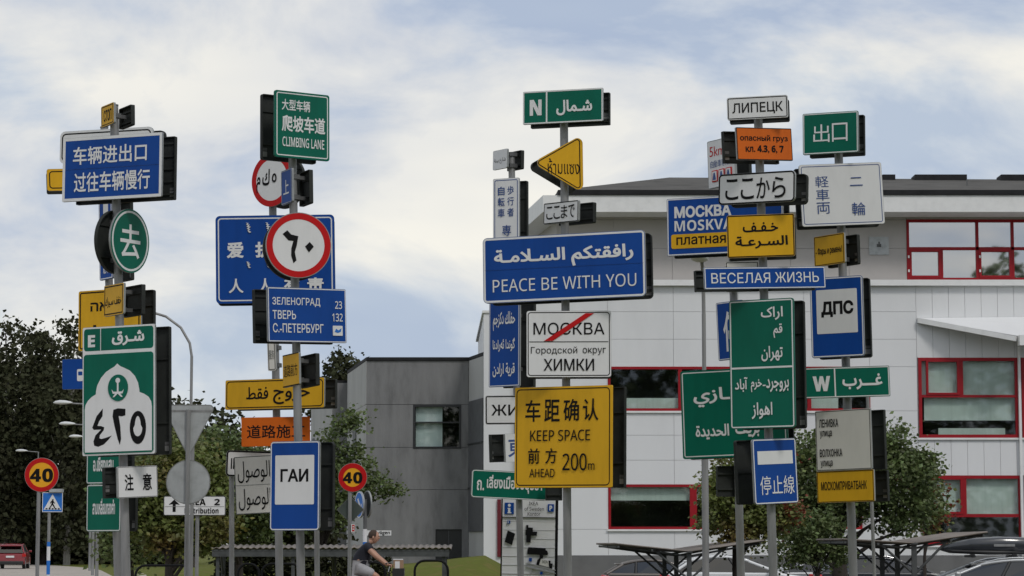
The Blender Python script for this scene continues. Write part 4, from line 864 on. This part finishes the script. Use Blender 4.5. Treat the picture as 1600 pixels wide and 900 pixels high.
def make_tree(label, base, H, blobs, n_clump, per, leaf, mleaf, trunk_r=0.12, name='tree', seed=1, spread=0.34, bark='bark', trunk_to=0.75, group=None, droop=0.0, nbr=18, red=0):
    rd = random.Random(seed); root = empty(name, base)
    top = H*trunk_to; lean = (rd.uniform(-.03, .03)*H, rd.uniform(-.03, .03)*H)
    tp = [(lean[0]*t*t+rd.uniform(-.01, .01)*H*t, lean[1]*t*t, top*t) for t in (0, .2, .4, .6, .8, 1)]
    tr_ = MB().tube(tp, [trunk_r*1.25, trunk_r, trunk_r*.85, trunk_r*.65, trunk_r*.45, trunk_r*.2], 10)
    vols = [b[3]*b[4]*b[5] for b in blobs]; cl = []
    for i in range(n_clump):
        b = rd.choices(blobs, vols)[0]
        while True:
            v = Vector((rd.uniform(-1, 1), rd.uniform(-1, 1), rd.uniform(-1, 1)))
            if 0.25 < v.length < 1: break
        v *= rd.uniform(.7, 1.08)/max(.55, v.length)**.45*(rd.uniform(1.05, 1.28) if rd.random() < .16 else 1)
        cl.append(Vector((b[0]+v.x*b[3], b[1]+v.y*b[4], b[2]+v.z*b[5])))
    br = MB()
    for c in rd.sample(cl, min(nbr, len(cl))):
        t = max(.18, min(.95, (c.z-.25*H*.6)/top*.8)); k = t*5; i = min(4, int(k)); p = Vector(tp[i]).lerp(Vector(tp[i+1]), k-i)
        m1 = p.lerp(c, .5)+Vector((0, 0, -.04*H*droop+.03*H))
        r0 = trunk_r*(1-t)*.55+.008*H*.2
        br.tube([p, m1, c], [r0, r0*.6, r0*.2], 6, False)
    tr_.build('trunk', bark, root); br.build('branches', bark, root)
    def leaves(cs, m, nm):
        vv = []; ff = []
        for c in cs:
            s_ = spread*rd.uniform(.6, 1.3)
            for q in range(per):
                p = c+Vector((rd.gauss(0, s_), rd.gauss(0, s_), rd.gauss(0, s_*.75)))
                if p.z < .15: continue
                L_ = leaf*rd.uniform(.6, 1.35); a = rd.uniform(0, 2*pi); el = rd.uniform(-.9, .5)-droop*.5
                d = Vector((cos(a)*cos(el), sin(a)*cos(el), sin(el))); u = d.cross(Vector((rd.uniform(-1, 1), rd.uniform(-1, 1), rd.uniform(-.2, 1)))).normalized()*L_*.36
                nn = d.cross(u).normalized()*L_*.08; o_ = len(vv)
                vv += [p, p+d*L_*.45+u+nn, p+d*L_, p+d*L_*.45-u+nn]; ff.append((o_, o_+1, o_+2, o_+3))
        return MB().add(vv, ff).build(nm, m, root)
    k = int(len(cl)*red)
    leaves(cl[k:], mleaf, 'crown')
    if k: leaves(sorted(cl, key=lambda c: -abs(c.x))[:k], 'leaf_red', 'red_foliage')
    tag(root, label, 'tree', group); return root
def treeat(label, px, D, py_top, blobs_px, **kw):
    b = on_ground(px, D); s_ = F/D*0.99
    H = at(px, py_top, D).z-b.z
    bl = [((x-px)/s_, kw.get('dy', 0)+random.uniform(-.2, .2), at(800, y, D).z-b.z, rx/s_, (ry_ if False else (rx+ry)/2)/s_, ry/s_) for x, y, rx, ry in blobs_px]
    kw.pop('dy', None)
    return make_tree(label, b, H, bl, **kw)
gG = 'trees around the car park and shelters'
treeat('broad maple with thick trunk behind the white street name panel', 1312, 62, 668, [(1290,745,95,65),(1390,750,72,62),(1400,700,45,30),(1260,800,60,40),(1405,800,55,35),(1250,710,50,35),(1440,735,28,30)], n_clump=330, per=70, leaf=.115, mleaf='leaf_maple', trunk_r=.24, seed=3, spread=.2, group=gG, trunk_to=.6, nbr=40)
treeat('small maple with reddish leaves left of the blue stop line sign', 1150, 58, 690, [(1150,760,52,45),(1190,740,40,35),(1130,800,38,35),(1200,800,40,38),(1170,825,45,30)], n_clump=230, per=52, leaf=.11, mleaf='leaf_mixed', trunk_r=.08, seed=4, spread=.17, group=gG, red=.06, nbr=24)
treeat('slender sapling with airy leaves between the stop line sign and the thick trunk', 1275, 60, 780, [(1270,830,52,32),(1290,860,45,25),(1235,860,40,28)], n_clump=110, per=40, leaf=.10, mleaf='leaf_maple', trunk_r=.05, seed=5, spread=.16, group=gG)
treeat('red leaved shrub by the red window frame', 1445, 66, 690, [(1440,740,26,34),(1450,800,26,34)], n_clump=70, per=40, leaf=.11, mleaf='leaf_mixed', trunk_r=.05, seed=6, spread=.17, group=gG, red=.22)
treeat('dense bushy tree behind the round grey sign back', 265, 66, 688, [(230,790,42,60),(265,745,55,55),(310,740,45,50),(280,820,60,50),(330,800,42,60)], n_clump=380, per=50, leaf=.135, mleaf='leaf_mixed', trunk_r=.13, seed=7, spread=.22, group=gG, nbr=30)
treeat('bushy tree directly behind the twice printed Arabic plate', 375, 68, 672, [(345,710,45,40),(375,740,50,55),(400,790,45,55),(350,810,45,50)], n_clump=320, per=48, leaf=.135, mleaf='leaf_maple', trunk_r=.12, seed=8, spread=.22, group=gG, nbr=26)
treeat('dark bushy tree between the digit panel and the round grey sign back', 205, 74, 705, [(215,760,40,55),(225,820,45,55),(200,850,40,35)], n_clump=220, per=44, leaf=.15, mleaf='leaf_maple', trunk_r=.1, seed=9, spread=.25, group=gG)
treeat('open branched tree in front of the grey concrete building', 500, 72, 655, [(530,690,30,30),(555,735,32,40),(590,765,28,22),(515,760,42,55),(495,800,45,45),(605,772,18,12),(545,660,22,18)], n_clump=170, per=46, leaf=.125, mleaf='leaf_maple', trunk_r=.12, seed=10, spread=.19, group=gG, nbr=30)
treeat('dark tree behind the long shelter and the blue plate', 455, 76, 690, [(450,760,50,60),(480,820,55,45),(430,830,45,40)], n_clump=220, per=28, leaf=.2, mleaf='leaf_dark', trunk_r=.12, seed=11, spread=.25, group=gG)
treeat('tall pine tip rising behind the grey concrete building', 535, 150, 545, [(535,590,26,34),(550,620,34,34),(515,640,30,30),(538,562,12,16)], n_clump=110, per=26, leaf=.35, mleaf='leaf_dark', trunk_r=.2, seed=12, spread=.4, group='far trees', trunk_to=.95, nbr=30)
treeat('far conifer top behind the gap beside the bushy trees', 300, 170, 610, [(355,680,30,30),(290,700,50,60),(330,720,50,60)], n_clump=140, per=26, leaf=.4, mleaf='leaf_dark', trunk_r=.2, seed=13, spread=.5, group='far trees', trunk_to=.9)
fl = [(-35, 200, 505, 'outermost tall dark tree of the wood beside the road'), (8, 192, 488, 'tall dark birch of the wood, second from its outer end'), (42, 205, 512, 'dark tree of the wood behind the round forty sign'), (66, 196, 500, 'slim dark tree of the wood above the pedestrian crossing sign'), (104, 188, 484, 'tall airy birch of the wood beside the yellow Hebrew board'), (140, 200, 530, 'dark tree of the wood behind the street lamp heads'), (178, 205, 560, 'dark tree of the wood behind the green Thai panels'), (228, 200, 590, 'dark tree of the wood behind the dark tray of the digit panel'), (275, 196, 625, 'lower dark tree at the inner end of the wood')]
for i, (px, D, pt, lb) in enumerate(fl):
    h = 850-pt
    treeat(lb, px, D, pt, [(px, pt+h*.14, 17, h*.13), (px+random.uniform(-8, 8), pt+h*.38, 29, h*.2), (px+random.uniform(-8, 8), pt+h*.66, 34, h*.22), (px, 850-h*.1, 36, h*.14)], n_clump=250, per=30, leaf=.42, mleaf='leaf_dark', trunk_r=.22, seed=20+i, spread=.55, group='trees of the dark wood beside the road', trunk_to=.92, bark='bark_pale' if i in (1, 4) else 'bark', droop=.5, nbr=30)
# undergrowth at the foot of the wood
rd = random.Random(5); vv = []; ff = []
for i in range(24000):
    px = rd.uniform(-120, 300); D = rd.uniform(196, 216); p = at(px, 860, D); z = abs(rd.gauss(0, 3.4)); p = Vector((p.x, D, z))
    L_ = .5*rd.uniform(.6, 1.4); a = rd.uniform(0, 2*pi); el = rd.uniform(-.9, .5); d = Vector((cos(a)*cos(el), sin(a)*cos(el), sin(el))); u = d.cross(Vector((rd.uniform(-1, 1), rd.uniform(-1, 1), 1))).normalized()*L_*.4; o_ = len(vv)
    vv += [p, p+d*L_*.45+u, p+d*L_, p+d*L_*.45-u]; ff.append((o_, o_+1, o_+2, o_+3))
tag(MB().add(vv, ff).build('undergrowth', 'leaf_dark'), 'dark undergrowth at the foot of the wood beside the road', 'undergrowth', kind='stuff')

# woodland behind the viewer, seen only as the dark line mirrored in the upper windows
vv = []; ff = []
for i in range(26000):
    x = rd.uniform(-45, 85); top_ = 24.5+2.5*sin(x*.31)+2.5*sin(x*.83+1)+1.5*sin(x*1.9); p = Vector((x, rd.uniform(-52, -44), rd.uniform(0, 1)**.8*top_))
    L_ = 1.1*rd.uniform(.6, 1.4); a = rd.uniform(0, 2*pi); el = rd.uniform(-.9, .5); d = Vector((cos(a)*cos(el), sin(a)*cos(el), sin(el))); u = d.cross(Vector((rd.uniform(-1, 1), rd.uniform(-1, 1), 1))).normalized()*L_*.4; o_ = len(vv)
    vv += [p, p+d*L_*.45+u, p+d*L_, p+d*L_*.45-u]; ff.append((o_, o_+1, o_+2, o_+3))
tag(MB().add(vv, ff).build('woodland', 'leaf_maple'), 'woodland mirrored in the upper office windows', 'woodland', kind='stuff')

# hedge behind the long shelter
hr = empty('hedge', on_ground(470, 70)); vv = []; ff = []; rd = random.Random(9); hs = MB()
for i in range(9000):
    x = rd.uniform(-2.4, 2.5); tp_ = 1.85+.16*sin(x*3.1)+.1*sin(x*7.3); p = Vector((x, rd.gauss(0, .35), rd.uniform(0, 1)**.7*tp_))
    L_ = .13*rd.uniform(.6, 1.4); a = rd.uniform(0, 2*pi); el = rd.uniform(-.9, .6); d = Vector((cos(a)*cos(el), sin(a)*cos(el), sin(el))); u = d.cross(Vector((rd.uniform(-1, 1), rd.uniform(-1, 1), 1))).normalized()*L_*.4; o_ = len(vv)
    vv += [p, p+d*L_*.45+u, p+d*L_, p+d*L_*.45-u]; ff.append((o_, o_+1, o_+2, o_+3))
MB().add(vv, ff).build('foliage', 'leaf_dark', hr)
for i in range(9): hs.tube([(-2.2+.55*i, 0, 0), (-2.2+.55*i+rd.uniform(-.1, .1), 0, 1.4)], .03, 6)
hs.build('stems', 'bark', hr); tag(hr, 'low dark hedge behind the long bicycle shelter', 'hedge')

# ------------------------------------------------------------------ cars
glass('car_glass', (0.13, 0.15, 0.155), 0.10)
mat('tyre', (0.02, 0.02, 0.02), 0.85); mat('rim', (0.4, 0.4, 0.42), 0.35, metal=0.8, var=0.05)
mat('car_white', (0.72, 0.73, 0.74), 0.25, var=0.02, coat=0.6); mat('car_red', (0.22, 0.012, 0.02), 0.25, var=0.05, coat=0.6)
mat('car_brown', (0.13, 0.115, 0.105), 0.3, metal=0.4, var=0.05, coat=0.5); mat('car_dark', (0.03, 0.033, 0.04), 0.25, var=0.05, coat=0.6)
mat('car_silver', (0.42, 0.43, 0.44), 0.3, metal=0.4, var=0.05, coat=0.5); mat('plastic', (0.018, 0.018, 0.019), 0.5, var=0.1)
mat('cabin', (0.03, 0.03, 0.032), 0.8); mat('tail_red', (0.45, 0.01, 0.012), 0.2, var=0.03, coat=0.5); mat('chrome', (0.6, 0.6, 0.6), 0.2, metal=1.0, var=0.03)
def car(label, paint, loc, rotz, Lc=4.45, Wc=1.8, Hc=1.45, hatch=0.12, rails=None, name='parked_car', group='cars parked in the car park', suv=0.0):
    root = empty(name, M=Matrix.Translation(loc) @ Matrix.Rotation(rotz, 4, 'Z'))   # car points along +x
    hw = Wc/2; zb = 0.22+suv*.06; zs = Hc*.685 if not suv else 1.04
    prof = [(-Lc/2, .42), (-Lc/2+.04, zs-.12), (-Lc/2+.18, zs+.02), (Lc/2-1.35, zs), (Lc/2-.45, zs-.14), (Lc/2-.08, zs-.32), (Lc/2, .45), (Lc/2-.1, zb), (-Lc/2+.1, zb)]
    # wheel arches
    xr_, xf_ = -Lc/2+.82, Lc/2-.88
    bot = []
    for cx in (xr_, xf_):
        bot += [(cx+.37*cos(t), max(zb, .32+.37*sin(t))) for t in [pi-pi*k/10 for k in range(11)]]
    outl = prof[:7]+[prof[7]]+list(reversed(bot))+[prof[8]]
    outl = outl[::-1]
    b = MB(); b.prism(outl, -hw, hw)
    body = b.build('body', paint, root, bevel=.05)
    # greenhouse: painted roof, pillars, glass
    t0, t1 = -Lc/2+hatch, Lc/2-1.3               # base rear / windscreen foot
    r0, r1 = t0+.5, t1-.85                       # roof rear / front
    hi = hw-.06; ti = hw-.22
    B = lambda x, s_: Vector((x, s_*hi, zs-.02)); T = lambda x, s_: Vector((x, s_*ti, Hc-.05-.11*abs(2*(x-r0)/(r1-r0)-1)**2))
    def quad(a, b_, c, d, nm, m, par, th=.015):
        nn = (b_-a).cross(d-a).normalized()*th
        return MB().add([a, b_, c, d, a+nn, b_+nn, c+nn, d+nn], [(0, 3, 2, 1), (4, 5, 6, 7), (0, 1, 5, 4), (1, 2, 6, 5), (2, 3, 7, 6), (3, 0, 4, 7)]).build(nm, m, par)
    rm = MB(); rn = 8; rv = []; rf_ = []
    for i in range(rn+1):
        x = r0+(r1-r0)*i/rn
        for j in range(7):
            s_ = -1+2*j/6; rv.append((x, s_*(ti+.02), Hc-.03-.11*abs(2*i/rn-1)**2+.035*(1-s_*s_)))
    for i in range(rn):
        for j in range(6): rf_.append((i*7+j, (i+1)*7+j, (i+1)*7+j+1, i*7+j+1))
    rm.add(rv, rf_, True)
    roof = rm.build('roof', paint, root); sm = roof.modifiers.new('s', 'SOLIDIFY'); sm.thickness = .08; sm.offset = -1
    for s_ in (-1, 1):
        xs_b = [t0, t0+(t1-t0)*.30, t0+(t1-t0)*.62, t1]; xs_t = [r0, r0+(r1-r0)*.25, r0+(r1-r0)*.66, r1]
        for k in range(3):
            a, b_, c, d = B(xs_b[k]+.05, s_), B(xs_b[k+1]-.05, s_), T(xs_t[k+1]-.04, s_), T(xs_t[k]+.04, s_)
            if s_ > 0: a, b_, c, d = b_, a, d, c
            quad(a, b_, c, d, 'side_window', 'car_glass', root)
        for k in range(4):
            p = MB().tube([B(xs_b[k], s_), T(xs_t[k], s_)], .045, 8).build('pillar', paint if k in (0, 3) else 'plastic', root)
        MB().tube([T(r0+(r1-r0)*k/8, s_)+Vector((0, 0, .015)) for k in range(9)], .045, 8).build('roof_rail_edge', paint, root)
        MB().tube([B(t0, s_), B(t1, s_)], .03, 8).build('beltline_trim', 'plastic', root)
        mi = MB().add([], []); c_ = B(t1-.25, s_)+Vector((0, s_*.16, .1))
        MB().box(c_-Vector((.06, .09, .07)), c_+Vector((.06, .09, .07))).build('wing_mirror', paint, root, bevel=.03)
        for cx in (xr_, xf_):
            w_ = MB(); yy = s_*(hw-.11); w_.tube([(cx, yy-.1, .32), (cx, yy+.1, .32)], .32, 24).build('wheel', 'tyre', root)
            MB().tube([(cx, yy+s_*.09, .32), (cx, yy+s_*.106, .32)], .2, 20).build('rim', 'rim', root)
        MB().box((-Lc/2-.02, s_*hw*.92-.14, zs-.28), (-Lc/2+.16, s_*hw*.92+.10, zs-.06)).build('tail_light', 'tail_red', root, bevel=.03)
        MB().box((Lc/2-.34, s_*hw*.75-.16, zs-.40), (Lc/2-.06, s_*hw*.75+.16, zs-.26)).build('headlight', 'chrome', root, bevel=.03)
        if rails:
            MB().tube([T(r0+.1+(r1-r0-.2)*k/6, s_)+Vector((0, 0, .05+.03*(0 < k < 6))) for k in range(7)], .022, 8).build('roof_rail', rails, root)
    quad(B(t1, 1)+Vector((.02, 0, 0)), B(t1, -1)+Vector((.02, 0, 0)), T(r1, -1)+Vector((.02, 0, 0)), T(r1, 1)+Vector((.02, 0, 0)), 'windscreen', 'car_glass', root)
    quad(B(t0, -1), B(t0, 1), T(r0, 1), T(r0, -1), 'rear_window', 'car_glass', root)
    MB().box((r0-.22, -ti*.9, Hc-.17), (r0+.05, ti*.9, Hc-.13)).build('rear_spoiler', paint, root, bevel=.012)
    MB().box((t0+.3, -hi+.12, zs-.3), (t1-.5, hi-.12, zs-.02)).build('cabin_floor', 'cabin', root)
    for sx in (-.55, .35):
        for sy in (-.36, .36): MB().box((sx-.08, sy-.2, zs-.05), (sx+.06, sy+.2, zs+.3)).build('seat', 'cabin', root, bevel=.05)
    MB().box((-Lc/2-.03, -.26, zs-.32), (-Lc/2+.02, .26, zs-.2)).build('number_plate', 'white', root)
    MB().box((-Lc/2-.05, -hw+.08, zb), (-Lc/2+.1, hw-.08, .5)).build('rear_bumper', 'plastic' if suv else paint, root, bevel=.04)
    MB().box((Lc/2-.1, -hw+.08, zb), (Lc/2+.04, hw-.08, .5)).build('front_bumper', 'plastic' if suv else paint, root, bevel=.04)
    tag(root, label, 'car', group); return root, Vector(((r0+r1)/2, 0, Hc))
def park(px, D, **kw):
    b = on_ground(px, D); return b
car('brown hatchback parked with its rear spoiler towards the yellow spacing sign', 'car_brown', park(1052, 76), R(0), Lc=4.3, Hc=1.34, hatch=.1)
car('white car parked behind the V roof shelter', 'car_white', park(1160, 70), R(0), Lc=4.5, Hc=1.48, hatch=.25)
car('dark blue car parked behind the second V roof shelter', 'car_dark', park(1395, 72), R(0), Lc=4.6, Hc=1.45, hatch=.1, rails='chrome')
car('low dark car parked beside the thick maple trunk', 'car_silver', park(1255, 82), R(180), Lc=4.4, Hc=1.3)
rb, top = car('silver estate car carrying a black roof box', 'car_silver', park(1540, 60), R(180), Lc=4.8, Hc=1.45, hatch=.08, rails='chrome')
# roof box
bx = empty('roof_box', M=rb.matrix_world @ Matrix.Translation((0, 0, 0)))
bx.matrix_world = Matrix.Translation(park(1545, 60)+Vector((0, 0, 1.60))) @ Matrix.Rotation(R(180), 4, 'Z')
def loftbox(prof, m, nm, par):
    vv = []; ff = []; n = 16
    for (x, hw_, z0_, z1_) in prof:
        for k in range(n):
            a = 2*pi*k/n; ca, sa = cos(a), sin(a); e_ = .45
            vv.append((x, hw_*math.copysign(abs(ca)**e_, ca), (z0_+z1_)/2+(z1_-z0_)/2*math.copysign(abs(sa)**e_, sa)))
    for i in range(len(prof)-1):
        for k in range(n): ff.append((i*n+k, i*n+(k+1) % n, (i+1)*n+(k+1) % n, (i+1)*n+k))
    ff += [tuple(range(n))[::-1], tuple(range((len(prof)-1)*n, len(prof)*n))]
    return MB().add(vv, ff, True).build(nm, m, par)
loftbox([(-1.15, .33, .0, .30), (-1.0, .40, .0, .36), (-.2, .42, .0, .38), (.5, .41, .01, .34), (.95, .34, .04, .22), (1.17, .16, .07, .12)], 'car_dark', 'lid', bx)
loftbox([(-1.13, .34, -.05, .05), (0, .43, -.06, .06), (.9, .36, -.02, .08), (1.15, .17, .05, .10)], 'plastic', 'tray', bx)
MB().box((-.55, .405, .14), (-.05, .43, .20)).build('badge', 'galv', bx)
for xx in (-.55, .45): MB().tube([(xx, -.62, -.09), (xx, .62, -.09)], .03, 8).build('crossbar', 'plastic', bx); MB().box((xx-.05, .3, -.12), (xx+.05, .4, -.03)).build('clamp', 'plastic', bx); 
tag(bx, 'long black roof box on the silver estate car', 'roof box')
p = at(20.5, 888, 163); car('red sport utility car driving away on the pale road', 'car_red', Vector((p.x, 163, ground(p.x, 163)+.01)), R(96), Lc=4.5, Wc=1.86, Hc=1.62, suv=1.0, name='red_car', group='', hatch=.05)

# ------------------------------------------------------------------ cyclist and bicycle
mat('skin', (0.42, 0.23, 0.16), 0.55, var=0.08, scale=8); mat('hair', (0.05, 0.03, 0.02), 0.8, var=0.3, scale=30)
mat('tshirt', (0.012, 0.013, 0.022), 0.85, var=0.2, scale=6); mat('shorts', (0.34, 0.34, 0.36), 0.85, var=0.1, scale=6)
mat('blue_cloth', (0.06, 0.16, 0.5), 0.8); mat('carton', (0.30, 0.19, 0.12), 0.8, var=0.1); mat('shoe', (0.05, 0.05, 0.055), 0.7); mat('eye', (0.02, 0.015, 0.012), 0.3)
DC = 48.0; cb = on_ground(578, DC); sC = F/DC*.99
zc_ = lambda py: at(800, py, DC).z-cb.z
xc_ = lambda px: (px-578)/sC
BK = empty('bicycle', cb); wz = .345
for wx in (-.56, .56):
    n = 36
    ring_ = [(wx+.33*cos(2*pi*k/n), 0, wz+.33*sin(2*pi*k/n)) for k in range(n+1)]
    wh_ = MB().tube(ring_, .018, 8, False).build('wheel', 'tyre', BK)
    sp_ = MB()
    for k in range(14): sp_.tube([(wx, 0, wz), (wx+.32*cos(2*pi*k/14), 0, wz+.32*sin(2*pi*k/14))], .003, 4, False)
    sp_.tube([(wx, -.05, wz), (wx, .05, wz)], .025, 8); sp_.build('spokes', 'chrome', wh_)
fr_ = MB(); bb = (-.08, 0, .30); st = (-.24, 0, .84); hd = (.36, 0, .90); hl = (.40, 0, .72)
for a, b_ in ((bb, st), (bb, hl), (st, hl), (hd, hl), ((-.56, 0, wz), bb), ((-.56, 0, wz), (-.2, 0, .72)), (hl, (.56, 0, wz))): fr_.tube([a, b_], .017, 8)
fr_.build('frame', 'plastic', BK)
MB().tube([st, (-.26, 0, .94)], .014, 8).build('seat_post', 'chrome', BK)
loftbox([(-.40, .09, .93, .98), (-.3, .085, .93, .99), (-.18, .04, .94, .985), (-.1, .025, .945, .975)], 'plastic', 'saddle', BK)
hb = (.40, 0, 1.06)
MB().tube([hd, hb], .014, 8).build('stem', 'chrome', BK)
MB().tube([(.32, -.30, 1.06), (.36, -.18, 1.07), hb, (.36, .18, 1.07), (.32, .30, 1.06)], .012, 8).build('handlebar', 'plastic', BK)
for s_ in (-1, 1): MB().tube([(-.08, 0, .30), (-.08+s_*.10, s_*.1, .30-s_*.13)], .012, 6).tube([(-.08+s_*.10-.05, s_*.13, .30-s_*.13), (-.08+s_*.10+.05, s_*.13, .30-s_*.13)], .018, 6).build('pedal', 'plastic', BK)
tag(BK, 'black bicycle with a front basket ridden by the man in shorts', 'bicycle')
bk_ = MB(); c0, c1 = xc_(613), xc_(631)
bz0, bz1 = .78, zc_(888)
bk_.box((c0, -.15, bz0), (c1, .15, bz0+.02)).box((c0, -.15, bz0+.02), (c0+.015, .15, bz1)).box((c1-.015, -.15, bz0+.02), (c1, .15, bz1)).box((c0+.015, -.15, bz0+.02), (c1-.015, -.135, bz1)).box((c0+.015, .135, bz0+.02), (c1-.015, .15, bz1)).build('basket', 'plastic', BK)
MB().tube([(.4, 0, .9), (c0+.05, 0, .86)], .012, 6).build('basket_stay', 'plastic', BK)
ct = empty('carton', cb+Vector((c0+.02, -.12, bz0+.02)))
MB().box((0, 0, 0), (c1-c0-.04, .24, zc_(875)-bz0-.02)).build('box', 'carton', ct); MB().box((-.005, -.005, zc_(875)-bz0-.018), (c1-c0-.05, .235, zc_(873.5)-bz0-.018)).build('lid', 'white', ct); MB().box((.03, -.004, .02), (.12, -.001, zc_(877)-bz0-.02)).build('paper_label', 'white', ct)
tag(ct, 'brown carton with white lid standing in the bicycle basket', 'box')
def skin_mesh(name, pts, edges, rad, m, parent, rootv=0, sub=2):
    me = bpy.data.meshes.new(name); me.from_pydata(pts, edges, []); ob_ = bpy.data.objects.new(name, me); col.objects.link(ob_); ob_.parent = parent
    ob_.modifiers.new('skin', 'SKIN')
    if not me.skin_vertices: 
        bm = bmesh.new(); bm.from_mesh(me); bm.verts.layers.skin.verify(); bm.to_mesh(me); bm.free()
    for i, r_ in enumerate(rad):
        sv = me.skin_vertices[0].data[i]; sv.radius = r_ if isinstance(r_, tuple) else (r_, r_); sv.use_root = (i == rootv)
    ob_.modifiers['skin'].use_smooth_shade = True
    s2 = ob_.modifiers.new('sub', 'SUBSURF'); s2.levels = sub; s2.render_levels = sub
    me.materials.append(MATS[m]); return ob_
PR = empty('person', cb)
hip = (xc_(559), 0, zc_(884)); ch = (xc_(567), 0, zc_(868)); shd = (xc_(574), 0, zc_(854)); nk = (xc_(577.5), 0, zc_(847)); 
pts = [hip, ch, shd, nk]; ed = [(0, 1), (1, 2), (2, 3)]; rd_ = [(.11, .12), (.10, .12), (.10, .12), (.055, .055)]
for s_ in (-1, 1):
    o_ = len(pts); yy = s_*.17
    pts += [(shd[0]+.0, yy, shd[2]-.01), (xc_(588), s_*.23, zc_(869)), (xc_(604), s_*.22, zc_(881.5)), (xc_(607.5), s_*.22, zc_(882.5))]
    ed += [(2, o_), (o_, o_+1), (o_+1, o_+2), (o_+2, o_+3)]; rd_ += [.065, .048, .034, .036]
    o2 = len(pts); kn = (.18, s_*.12, .80 if s_ < 0 else .70); an = (.02 if s_ < 0 else -.12, s_*.12, .44 if s_ < 0 else .26)
    pts += [(hip[0]+.02, s_*.10, hip[2]-.04), kn, ((kn[0]+an[0])/2-.02, kn[1], (kn[2]+an[2])/2), an]
    ed += [(0, o2), (o2, o2+1), (o2+1, o2+2), (o2+2, o2+3)]; rd_ += [.095, .062, .055, .038]
skin_mesh('body', pts, ed, rd_, 'skin', PR)
# clothes
skin_mesh('tshirt', [(hip[0]-.015, 0, hip[2]-.07), ch, shd, (nk[0]-.01, 0, nk[2]-.035), (shd[0], -.17, shd[2]-.01), (xc_(581), -.205, zc_(861)), (shd[0], .17, shd[2]-.01), (xc_(581), .205, zc_(861))], [(0, 1), (1, 2), (2, 3), (2, 4), (4, 5), (2, 6), (6, 7)], [(.185, .19), (.155, .175), (.142, .166), (.075, .075), .085, .074, .085, .074], 'tshirt', PR)
sp_ = [(hip[0], 0, hip[2]-.03)]; se = []; sr = [(.155, .165)]
for s_ in (-1, 1):
    o_ = len(sp_); kn = (.10, s_*.125, .85 if s_ < 0 else .80); sp_ += [(hip[0]+.04, s_*.11, hip[2]-.05), kn]; se += [(0, o_), (o_, o_+1)]; sr += [.115, .095]
skin_mesh('shorts', sp_, se, sr, 'shorts', PR)
# head
hc = Vector((xc_(584), 0, zc_(839)))
def ell(c, rx, ry, rz, m, nm, par, nu=20, nv=14, f=None, tilt=0.0):
    vv = []; ff = []
    for i in range(nv+1):
        th = pi*i/nv
        for k in range(nu):
            a = 2*pi*k/nu; q = Vector((rx*sin(th)*cos(a), ry*sin(th)*sin(a), rz*cos(th)))
            if f: q = f(q)
            vv.append(Vector(c)+Matrix.Rotation(tilt, 3, 'Y') @ q)
    for i in range(nv):
        for k in range(nu): ff.append((i*nu+k, i*nu+(k+1) % nu, (i+1)*nu+(k+1) % nu, (i+1)*nu+k))
    return MB().add(vv, ff, True).build(nm, m, par)
def hf(q):
    if q.z < 0: q.y *= 1-.35*abs(q.z/.125)**1.3; q.x = q.x*(1-.25*abs(q.z/.125)) + .012*abs(q.z/.125)
    return q
hd_ = ell(hc, .10, .077, .125, 'skin', 'head', PR, f=hf, tilt=.12)
ell(hc+Vector((-.012, 0, .022)), .103, .084, .118, 'hair', 'hair', PR, f=lambda q: Vector((q.x if q.x < .055 else .055+(q.x-.055)*.3, q.y, q.z if q.z > -.03 else -.03+(q.z+.03)*.35)), tilt=.1)
MB().add([hc+Vector(v) for v in ((.095, -.014, .0), (.095, .014, .0), (.122, 0, -.03), (.09, -.016, -.038), (.09, .016, -.038), (.088, 0, .03))], [(0, 2, 5), (1, 5, 2), (0, 3, 2), (1, 2, 4), (3, 4, 2)], True).build('nose', 'skin', hd_)
for s_ in (-1, 1):
    ell(hc+Vector((.082, s_*.034, .008)), .012, .014, .009, 'eye', 'eye', hd_, 8, 6)
    ell(hc+Vector((-.008, s_*.078, -.008)), .02, .012, .032, 'skin', 'ear', hd_, 10, 8)
MB().box(hc+Vector((.078, -.022, -.066)), hc+Vector((.09, .022, -.058))).build('mouth', 'red', hd_)
MB().tube([nk, hc+Vector((-.02, 0, -.07))], .055, 12).build('neck', 'skin', PR)
for s_ in (-1, 1):
    hx, hy, hz = xc_(607.5), s_*.22, zc_(882.5)
    for k in range(4): MB().tube([(hx, hy-.03+.02*k, hz), (hx+.045, hy-.03+.02*k, hz+.004), (hx+.062, hy-.03+.02*k, hz-.025), (hx+.04, hy-.03+.02*k, hz-.045)], [.011, .010, .009, .008], 7).build('finger', 'skin', PR)
    MB().tube([(hx-.01, hy-s_*.03, hz-.005), (hx+.02, hy-s_*.05, hz-.02), (hx+.045, hy-s_*.045, hz-.03)], [.012, .011, .009], 7).build('thumb', 'skin', PR)
    an = (.02 if s_ < 0 else -.12, s_*.12, .44 if s_ < 0 else .26)
    loft = loftbox([(-.10, .035, -.075, .0), (-.02, .042, -.08, .03), (.08, .045, -.08, -.01), (.16, .03, -.08, -.035)], 'shoe', 'shoe', PR); loft.location = an
tag(PR, 'man in dark T-shirt and grey shorts riding a bicycle', 'person')
